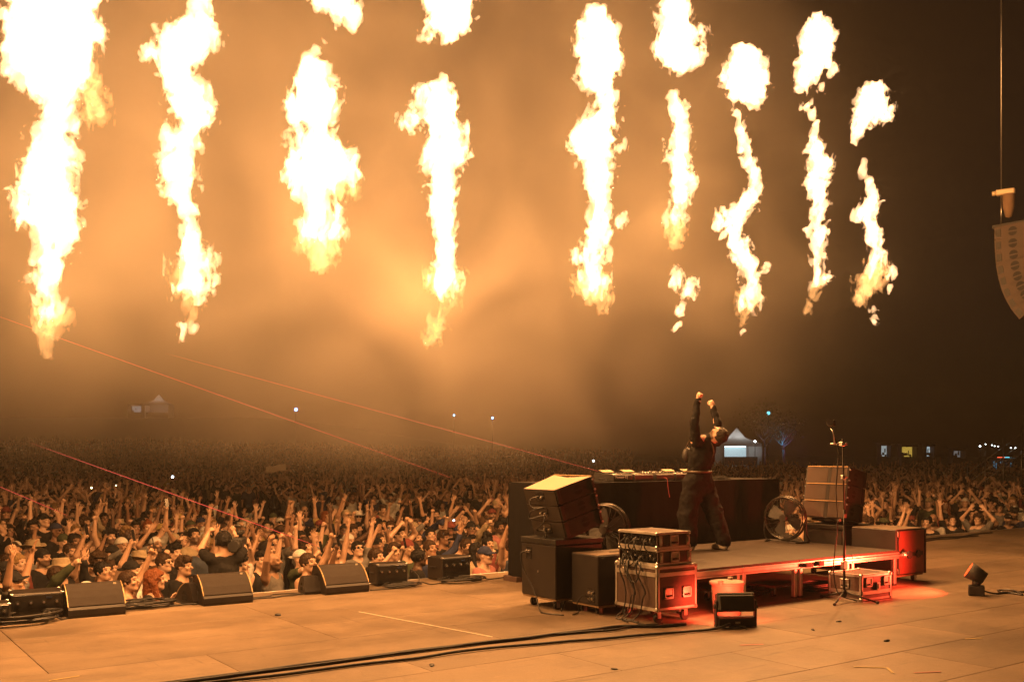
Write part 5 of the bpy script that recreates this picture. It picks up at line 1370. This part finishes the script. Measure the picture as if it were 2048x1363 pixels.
for an in (anr, anl):
    S = Field((an[0] - .25, an[1] - .25, -.02), (an[0] + .25, an[1] + .25, .2), .011); S.cone(an + np.array((0, 0, -.02)), an + fw * .13 + np.array((0, 0, -.05)), .052, .04, .03); S.cone(an - fw * .03 + np.array((0, 0, -.045)), an + fw * .16 + np.array((0, 0, -.055)), .045, .04, .02)
    V, Q = S.skin(); V[:, 2] = np.maximum(V[:, 2], .002); o = mesh_obj('shoe', np_mesh('shoe', V, Q, [GARMENT]), dj); o.color = (.45, .4, .34, 1)
Fh = Field((-.2, -.2, -.2), (.2, .2, .2), .008); Fh.ell((0, .02, .04), (.086, .103, .097), .01); Fh.noise(.006, 34, 2, 9.0)
for lo_b, hi_b in (((-.2, -.2, -.2), (.2, -.048, .06)), ((-.2, -.2, -.2), (.2, .0, .02)), ((-.2, -.2, -.2), (.2, .2, -.03))):
    s_, g_ = Fh.sl(lo_b, hi_b); Fh.a[s_] = np.maximum(Fh.a[s_], .01)
V, Q = Fh.skin(); o = mesh_obj('hair', np_mesh('hair', (V @ MH.T + hc).astype(np.float32), Q, [HAIR]), dj); o.color = (.025, .016, .01, 1)
S = Field((-.45, -.2, 1.0), (.1, .4, 1.45), .012); S.ell((-.25, .14, 1.22), (.075, .06, .1), .03, np.stack([rt, fw, upv], 1)); V, Q = S.skin(); mesh_obj('chest_bag', np_mesh('chest_bag', V, Q, [RUBBER]), dj)
MB().tube(smooth_path([(-.28, .12, 1.30), (-.22, .04, 1.42), (-.1, -.12, 1.46), (-.0, -.22, 1.36), (.02, -.16, 1.2), (-.1, .1, 1.14), (-.25, .15, 1.15)]), .009, 5).build('bag_strap', mat('belt_leather'), dj)
ax = unit(wrl - ell_); MB().cyl(wrl - ax * .03, wrl - ax * .012, .037, n=14).build('wristband', STEEL, dj)

# ------------------------------------------------------------------ hanging line array
la = empty('hanging_line_array', (20.2, 10.75, 6.24), R(4), 'curved column of speaker cabinets hanging from a chain hoist at the stage side', 'speaker')
pos = Vector((0, 0, 0)); ang = 0.0; bh, bd, bw = .252, .78, 1.2
CAB = mat('weathered_brown_cabinet', (.042, .026, .018), .6, 0, .2, 6, .2, 60, .4, None, .15)
MB().box((0, -.35, .05), (.9, .95, .09), .01).build('flying_frame', _mats['black_steel'], la)
for k in range(8):
    M = Matrix.Rotation(-ang, 3, 'X')     # nose of the cabinet turns down
    def W(x, y_, z): return tuple(pos + M @ Vector((x, y_, z)))
    out = [(0, 0), (-bd, .03), (-bd, -bh + .035), (0, -bh + .008)]
    vs_ = [W(s * bw / 2, a_, b_) for s in (-1, 1) for a_, b_ in out]
    cab = MB().add(vs_, [(0, 1, 2, 3), (7, 6, 5, 4), (0, 4, 5, 1), (1, 5, 6, 2), (2, 6, 7, 3), (3, 7, 4, 0)]).build('cabinet', CAB, la)
    for up in (1, -1):
        q = []
        for i in range(9):
            t_ = math.pi * i / 8; q.append(W(-bw / 2 - .004, -.36 + .085 * math.cos(t_), -bh * .5 + up * (.014 + .078 * math.sin(t_))))
        MB().add(q, [tuple(range(9))]).build('emblem', _mats['emblem_black'], cab)
    MB().add([W(-bw / 2 - .012 + .02 * i, a_, b_) for i in (0, 1) for a_, b_ in ((-.03, -.05), (-.13, -.05), (-.13, -bh + .05), (-.03, -bh + .05))], [(0, 1, 2, 3), (7, 6, 5, 4), (0, 4, 5, 1), (1, 5, 6, 2), (2, 6, 7, 3), (3, 7, 4, 0)]).build('front_rail', _mats['black_steel'], cab)
    MB().add([W(-bw / 2 - .015 + .02 * i, a_, b_) for i in (0, 1) for a_, b_ in ((-.72, .0), (-.79, .0), (-.79, -bh), (-.72, -bh))], [(0, 1, 2, 3), (7, 6, 5, 4), (0, 4, 5, 1), (1, 5, 6, 2), (2, 6, 7, 3), (3, 7, 4, 0)]).build('rear_rail', _mats['black_steel'], cab)
    pos = pos + M @ Vector((0, 0, -bh)); ang += R(2.0 + k * 1.1)
ho = empty('chain_hoist', (20.2, 10.8, 6.95), R(20), 'chain motor with chain bag above the hanging speaker column', 'hoist')
MB().box((0, 0, .12), (.14, .36, .12), .02).cyl((0, .18, .12), (0, .25, .12), .05, n=12).build('motor', mat('hoist_paint', (.5, .4, .25), .45, .2), ho)
MB().lathe([(.0, -.42), (.06, -.4), (.11, -.2), (.12, .06)], 14, (0, -.06, 0)).build('chain_bag', mat('canvas_bag', (.16, .1, .06), .9), ho)
MB().cyl((0, .08, .18), (0, .08, 9.0), .012, n=6).build('lifting_chain', STEEL, ho)
MB().cyl((0, .08, .06), (0, .08, -.5), .012, n=6).tube([(0, .08, -.5), (0, .13, -.57), (0, .08, -.64), (0, .03, -.56)], .014, 5).build('load_chain', STEEL, ho)

# ------------------------------------------------------------------ laser beams over the crowd
def point(px, py, d): return Vector(((px - 1024) / FPX * d * CY + d * SY, -(px - 1024) / FPX * d * SY + d * CY, 1.7 - (py - 905) / FPX * d))
LASER = glow_mat('laser_light', (1.0, .13, .10), .6)
for (a_, b_, r_, lab) in (((-60, 612, 32), (900, 954, 18), .009, 'thin pink-red laser beam slanting from below the biggest flame down over the crowd'),
        ((330, 706, 44), (1220, 948, 20), .011, 'red laser beam slanting down to the booth table'),
        ((58, 884, 20), (640, 1093, 14.2), .009, 'bright pink laser beam cutting low across the front of the crowd'),
        ((-40, 956, 16), (135, 1030, 14.4), .006, 'short red laser beam low over the crowd behind the power box')):
    p0, p1 = point(*a_), point(*b_)
    tag(MB().tube([p0.lerp(p1, k / 8) for k in range(9)], [r_ * .62 * q for q in (.15, .6, .9, 1, 1, .95, .85, .6, .2)], 6).build('laser_beam', LASER), lab, 'laser beam', 'laser beams over the crowd')

# ------------------------------------------------------------------ far side of the field
CANVAS = mat('white_canvas', (.55, .53, .5), .8, 0, .1, 2)
_n = CANVAS.node_tree; _t = _n.nodes.new('ShaderNodeBsdfTranslucent'); _t.inputs[0].default_value = (.6, .56, .5, 1); _x = _n.nodes.new('ShaderNodeMixShader'); _x.inputs[0].default_value = .5
_n.links.new(_n.nodes['Principled BSDF'].outputs[0], _x.inputs[1]); _n.links.new(_t.outputs[0], _x.inputs[2]); _n.links.new(_x.outputs[0], _n.nodes['Material Output'].inputs[0])
DARKWALL = mat('dark_booth_panel', (.05, .045, .045), .8)
def tent(px, d, w, label, glow, lit_side):
    c = point(px, 905, d); z = ground_z(c.x, c.y)
    t = empty('pagoda_tent', (c.x, c.y, z), -YAW + R(6), label, 'tent')
    h, a_ = 2.6, w / 2
    MB().add([(-a_, -a_, h), (a_, -a_, h), (a_, a_, h), (-a_, a_, h), (-a_ * .35, -a_ * .35, h + w * .16), (a_ * .35, -a_ * .35, h + w * .16), (a_ * .35, a_ * .35, h + w * .16), (-a_ * .35, a_ * .35, h + w * .16), (0, 0, h + w * .42)],
        [(0, 1, 5, 4), (1, 2, 6, 5), (2, 3, 7, 6), (3, 0, 4, 7), (4, 5, 8), (5, 6, 8), (6, 7, 8), (7, 4, 8)], True).build('roof', CANVAS, t)
    MB().box((0, -a_, h - .15), (w, .03, .35)).build('valance', CANVAS, t)
    MB().box((0, a_, h / 2), (w, .04, h)).build('back_wall', CANVAS, t)
    for s in (-1, 1): MB().box((s * a_, 0, h / 2), (.04, w, h)).build('side_wall', CANVAS, t)
    for s in (-1, 1): MB().cyl((s * a_, -a_ - .05, 0), (s * a_, -a_ - .05, h), .05, n=8).build('pole', ALU, t)
    MB().box((0, -a_ * .6, .5), (w * .9, .4, 1.0), .02).build('counter', DARKWALL, t)
    ld_ = bpy.data.lights.new('tent_lamp', 'POINT'); ld_.color = (.9, .95, 1); ld_.energy = 90 if glow else 25; ld_.shadow_soft_size = .1
    lo2 = bpy.data.objects.new('tent_lamp', ld_); lo2.location = (0, 0, h + .1); link(lo2, t)
    if glow:
        MB().box((0, a_ - .3, h - .3), (w * .8, .1, .1)).build('strip_lamp', glow_mat('cool_strip', (.75, .95, 1.0), 6), t)
        MB().box((0, a_ - .05, 1.55), (w * .86, .02, 1.5)).build('lit_backdrop', glow_mat('lit_canvas', (.45, .62, .66), .75), t)
    return t
tent(1473, 125, 4.8, 'white pagoda tent with a cold lit opening beyond the performer', True, 0)
tent(318, 190, 4.6, 'dim white pagoda tent on the rise at the back of the field', False, 0)
def booth(px, d, w, h, label, color, strength, sign=None):
    c = point(px, 905, d); z = ground_z(c.x, c.y)
    t = empty('market_booth', (c.x, c.y, z), -YAW + R(-4), label, 'booth', 'stalls at the back of the field')
    MB().box((0, 1.2, h / 2), (w, .06, h)).build('back_wall', DARKWALL, t)
    for s in (-1, 1): MB().box((s * w / 2, .5, h / 2), (.06, 1.4, h)).build('side_wall', DARKWALL, t)
    MB().box((0, .4, h + .05), (w + .4, 2.0, .1)).build('roof', DARKWALL, t)
    MB().box((0, -.15, .55), (w, .1, 1.1)).build('counter', DARKWALL, t)
    MB().box((0, 1.15, 1.2 + (h - 1.2) / 2), (w * .82, .03, h - 1.35)).build('lit_backdrop', glow_mat('booth_' + sign, color, strength * .8), t)
    MB().box((0, -.2, h - .12), (w, .05, .25)).build('fascia', DARKWALL, t)
    rs_ = np.random.default_rng(int(px))
    for k in range(4): MB().box((rs_.uniform(-.42, .42) * w, .9, 1.25 + rs_.uniform(0, .7)), (rs_.uniform(.06, .2), .1, rs_.uniform(.2, .7))).build('backdrop_breaker', DARKWALL, t)  # dark boxes added at random to break up the glowing backdrop
    for k in range(2): MB().box((rs_.uniform(-.4, .4) * w, .6, 1.35 + .2 * k), (rs_.uniform(.2, .45), .15, .3), .05).build('backdrop_blocker', DARKWALL, t)  # more added dark blocks that cover parts of the glow
    return t
booth(1771, 112, 1.1, 2.7, 'narrow stall with a pale lit window, nearest the white tent', (.55, .65, .66), .6, 'pale')
booth(1818, 110, 1.7, 2.6, 'stall with a yellow lit back wall among the dark stalls', (.75, .5, .08), .7, 'yellow')
booth(1860, 112, .9, 2.6, 'narrow stall with a blue-white lit doorway beside the yellow stall', (.55, .72, .78), .7, 'blue')
booth(1918, 108, 1.3, 2.2, 'low dim stall past the blue-white doorway', (.4, .42, .42), .35, 'dim')
booth(270, 185, 2.6, 2.6, 'small stall with a dim window beside the far tent on the rise', (.3, .4, .45), .4, 'far')
# drinks bar with a coloured strip
c = point(2012, 905, 70); z = ground_z(c.x, c.y)
t = empty('drinks_bar', (c.x, c.y, z), -YAW, 'dark bar with a red and cyan light strip under its roof', 'bar')
MB().box((0, .6, 1.3), (1.7, .05, 2.6)).build('back_wall', DARKWALL, t); MB().box((0, 0, .55), (1.7, .3, 1.1)).build('counter', DARKWALL, t); MB().box((0, .2, 2.5), (1.9, 1.2, .08)).build('roof', DARKWALL, t)
MB().box((-.55, -.38, 2.42), (.5, .04, .05)).build('red_strip', glow_mat('strip_red', (1, .12, .05), 2), t); MB().box((.2, -.38, 2.42), (.95, .04, .05)).build('cyan_strip', glow_mat('strip_cyan', (.15, .7, .85), 1.6), t)
for k in range(9): MB().box((-.6 + .15 * k, .5, 1.75 + .1 * math.sin(k * 2.3)), (.05, .02, .5 + .3 * math.cos(k * 1.7))).build('bottle_light', glow_mat('bar_blue', (.1, .3, .45), .5), t)
# lamps on masts
def mast(px, py, d, color, strength, label, r=.09):
    p = point(px, py, d); z = ground_z(p.x, p.y)
    t = empty('lamp_mast', (p.x, p.y, z), 0, label, 'lamp')
    MB().cyl((0, 0, 0), (0, 0, p.z - z), .05, .035, 8).build('mast', DARKWALL, t)
    MB().box((0, 0, p.z - z + .02), (.2, .14, .05), .01).build('lamp_housing', DARKWALL, t)
    F_ = MB().lathe([(0, -r), (r * .7, -r * .7), (r, 0), (r * .7, r * .7), (0, r)], 10, (0, 0, p.z - z - r)); F_.build('bulb', glow_mat('bulb_%s' % label.split()[0], color, strength), t)
mast(1187, 919, 70, (.85, .95, 1), 14, 'white lamp on a mast above the booth table end', .07)
mast(985, 833, 95, (.2, .45, 1), 8, 'blue lamp on a mast far over the crowd', .11)
mast(908, 828, 100, (.15, .6, 1), 7, 'cyan lamp on a mast left of the blue one, far off', .1)
mast(1510, 880, 118, (.9, .98, 1), 16, 'bright lamp on a mast beside the lit tent', .13)
mast(592, 815, 110, (.2, .4, 1), 5, 'tall dim bluish lamp on a mast behind the smoke', .2)
mast(1960, 890, 80, (.8, .95, .9), 12, 'pale lamp on a mast by the scaffold stair', .07)
mast(1537, 822, 110, (.1, .5, .6), 2.5, 'teal lamp on a high mast above the lit tree', .2)
# trees washed by coloured lamps
def lit_tree(px, d, h, color, power, label, seed):
    c = point(px, 905, d); z = ground_z(c.x, c.y); rs_ = np.random.default_rng(seed)
    t = empty('bare_tree', (c.x, c.y, z), 0, label, 'tree', 'trees lit by coloured lamps')
    tr = MB().tube([(0, 0, 0), (.1, .0, h * .35), (.05, .1, h * .6), (.2, .1, h)], [.22, .17, .12, .04], 7)
    for k in range(11):
        q = rs_.uniform(.35, .85) * h; a_ = rs_.uniform(0, 6.28); L = rs_.uniform(.2, .42) * h
        tr.tube([(.08, .05, q), (.08 + L * .5 * math.cos(a_), .05 + L * .5 * math.sin(a_), q + L * .45), (.08 + L * .8 * math.cos(a_), .05 + L * .8 * math.sin(a_), q + L)], [.09, .05, .015], 5)
    tr.build('trunk', mat('bark', (.12, .09, .07), .9, 0, .3, 4, .5, 20), t)
    vs_, fs_ = [], []
    for k in range(900):
        p = rs_.normal(0, 1, 3) * np.array((.3, .3, .22)) * h * .6 + np.array((.1, .1, h * .95)); u_ = unit(rs_.normal(0, 1, 3)) * .11; w_ = unit(rs_.normal(0, 1, 3)) * .11
        o_ = len(vs_); vs_ += [tuple(p - u_), tuple(p + w_), tuple(p + u_), tuple(p - w_)]; fs_.append((o_, o_ + 1, o_ + 2, o_ + 3))
    o = MB().add(vs_, fs_).build('crown', mat('leaves', (.06, .09, .035), .7), t); o['kind'] = 'stuff'
    ld_ = bpy.data.lights.new('tree_lamp', 'POINT'); ld_.color = color; ld_.energy = power; ld_.shadow_soft_size = .1
    lo2 = bpy.data.objects.new('tree_lamp', ld_); lo2.location = (.9, -1.4, h * .45); link(lo2, t)
lit_tree(1527, 112, 6.0, (.1, .5, 1), 80, 'tree washed with blue light behind the performer', 1)
lit_tree(1566, 112, 5.0, (.55, .12, .8), 70, 'tree washed with faint purple light beyond the fan', 2)
# scaffold stair at the far side
c = point(2010, 905, 55); z = ground_z(c.x, c.y)
t = empty('scaffold_stair', (c.x, c.y, z), -YAW, 'tall dark scaffold stair rising at the edge of the field', 'scaffold')
for k in range(5):
    xx = -2.1 + 1.0 * k
    MB().cyl((xx, 0, 0), (xx, 0, 2.4 + .75 * k), .03, n=6).build('standard', STEEL, t)
for off in (0, .55, 1.1):
    MB().tube([(-2.1, 0, .8 + off), (2.0, 0, 3.8 + off)], .025, 5).build('rail', STEEL, t)
for k in range(14): MB().box((-2.0 + .28 * k, .4, .75 + .205 * k), (.3, .8, .04)).build('tread', DARKWALL, t)
for k, (dx, zz) in enumerate(((-1.1, 3.5), (-.75, 3.45), (-.6, 3.4), (-.4, 3.38), (.3, 3.3), (.55, 3.3))): MB().cyl((dx, -.05, zz), (dx, -.05, zz + .05), .03, n=6).build('small_lamp', glow_mat('fairy_light', (.9, 1, .95), 6), t)
# phone lamps in the crowd
for (px, py, d, r_, col_, lab) in ((345, 953, 40, .05, (.75, .9, 1), 'bright bluish phone lamp held up far back in the crowd'), (907, 1040, 21, .02, (.85, .95, 1), 'white phone lamp in the crowd before the booth table'),
        (1797, 1001, 36, .03, (.9, .95, 1), 'white phone lamp in the crowd at the far side'), (232, 970, 34, .02, (1, .8, .4), 'warm phone screen glow deep in the crowd'), (183, 975, 33, .03, (1, .75, .3), 'yellowish phone screen held over the crowd')):
    p = point(px, py, d)
    t = empty('phone', p, 0, lab, 'phone', 'phone lights in the crowd')
    MB().box((0, .0, -.05), (.075, .01, .15), .004).build('case', GLASSY, t)
    MB().lathe([(0, -r_), (r_ * .8, -r_ * .6), (r_, 0), (r_ * .8, r_ * .6), (0, r_)], 8, (0, -.01, .0)).build('lamp', glow_mat('phone_lamp_%d' % px, col_, 12), t)
# banner held up over the crowd
p = point(552, 940, 46); t = empty('held_banner', p, -YAW, 'small pale cloth banner held up over the crowd in the smoke', 'banner')
MB().add([(-.45 + .15 * i, .03 * math.sin(i * 1.3), (-.14 if j_ == 0 else .16) + .05 * i * .5 + .03 * math.sin(i * 2.1)) for j_ in (0, 1) for i in range(7)], [(i, i + 1, i + 8, i + 7) for i in range(6)], True).build('cloth', mat('banner_cloth', (.6, .5, .4), .8), t)

# ------------------------------------------------------------------ drifting smoke behind the jets
sm = bpy.data.materials.new('drifting_smoke'); sm.use_nodes = True
nt = sm.node_tree; n = nt.nodes; l = nt.links; n.remove(n['Principled BSDF'])
tc = n.new('ShaderNodeTexCoord'); sp = n.new('ShaderNodeSeparateXYZ'); l.new(tc.outputs['Object'], sp.inputs[0])
def mth(op, a, b=None):
    q = n.new('ShaderNodeMath'); q.operation = op
    for i, v in enumerate((a, b)):
        if v is None: continue
        if isinstance(v, (int, float)): q.inputs[i].default_value = v
        else: l.new(v, q.inputs[i])
    return q.outputs[0]
def gauss(v, c, w): t_ = mth('DIVIDE', mth('SUBTRACT', v, c), w); return mth('EXPONENT', mth('MULTIPLY', mth('MULTIPLY', t_, t_), -1.0))
def ramp(v, a, b):
    q = n.new('ShaderNodeMapRange'); q.interpolation_type = 'SMOOTHSTEP'; l.new(v, q.inputs[0]); q.inputs[1].default_value = a; q.inputs[2].default_value = b; q.inputs[3].default_value = 0; q.inputs[4].default_value = 1; return q.outputs[0]
x_, y_, z_ = sp.outputs
curtain = mth('MULTIPLY', mth('ADD', gauss(x_, 4.0, 5.2), mth('MULTIPLY', gauss(x_, 11.2, 2.8), .5)), mth('MULTIPLY', ramp(z_, .8, 4.4), ramp(z_, 12.3, 9.8)))
plume = mth('MULTIPLY', mth('MULTIPLY', gauss(x_, 7.0, 2.3), gauss(z_, 3.2, 2.2)), 1.1)
depth = mth('MULTIPLY', ramp(y_, 10.2, 10.95), ramp(y_, 16.0, 11.9))
nz = n.new('ShaderNodeTexNoise'); nz.inputs['Scale'].default_value = .62; nz.inputs['Detail'].default_value = 5; nz.inputs['Distortion'].default_value = 1.0; l.new(tc.outputs['Object'], nz.inputs['Vector'])
cl = n.new('ShaderNodeMapRange'); l.new(nz.outputs['Fac'], cl.inputs[0]); cl.inputs[1].default_value = .32; cl.inputs[2].default_value = .68; cl.inputs[3].default_value = .4; cl.inputs[4].default_value = 1.5
dens = mth('MULTIPLY', mth('MULTIPLY', mth('MULTIPLY', mth('ADD', curtain, plume), depth), mth('MULTIPLY', cl.outputs[0], ramp(z_, 1.2, 1.9))), .058)
vp = n.new('ShaderNodeVolumePrincipled'); vp.inputs['Color'].default_value = (.97, .9, .8, 1); l.new(dens, vp.inputs['Density'])
l.new(vp.outputs[0], n['Material Output'].inputs['Volume'])
smo = MB().box((7.5, 13.15, 6.8), (25, 5.95, 11.2)).build('smoke', sm)
tag(smo, 'warm smoke drifting behind the fire and down over the crowd', None, None, 'stuff')
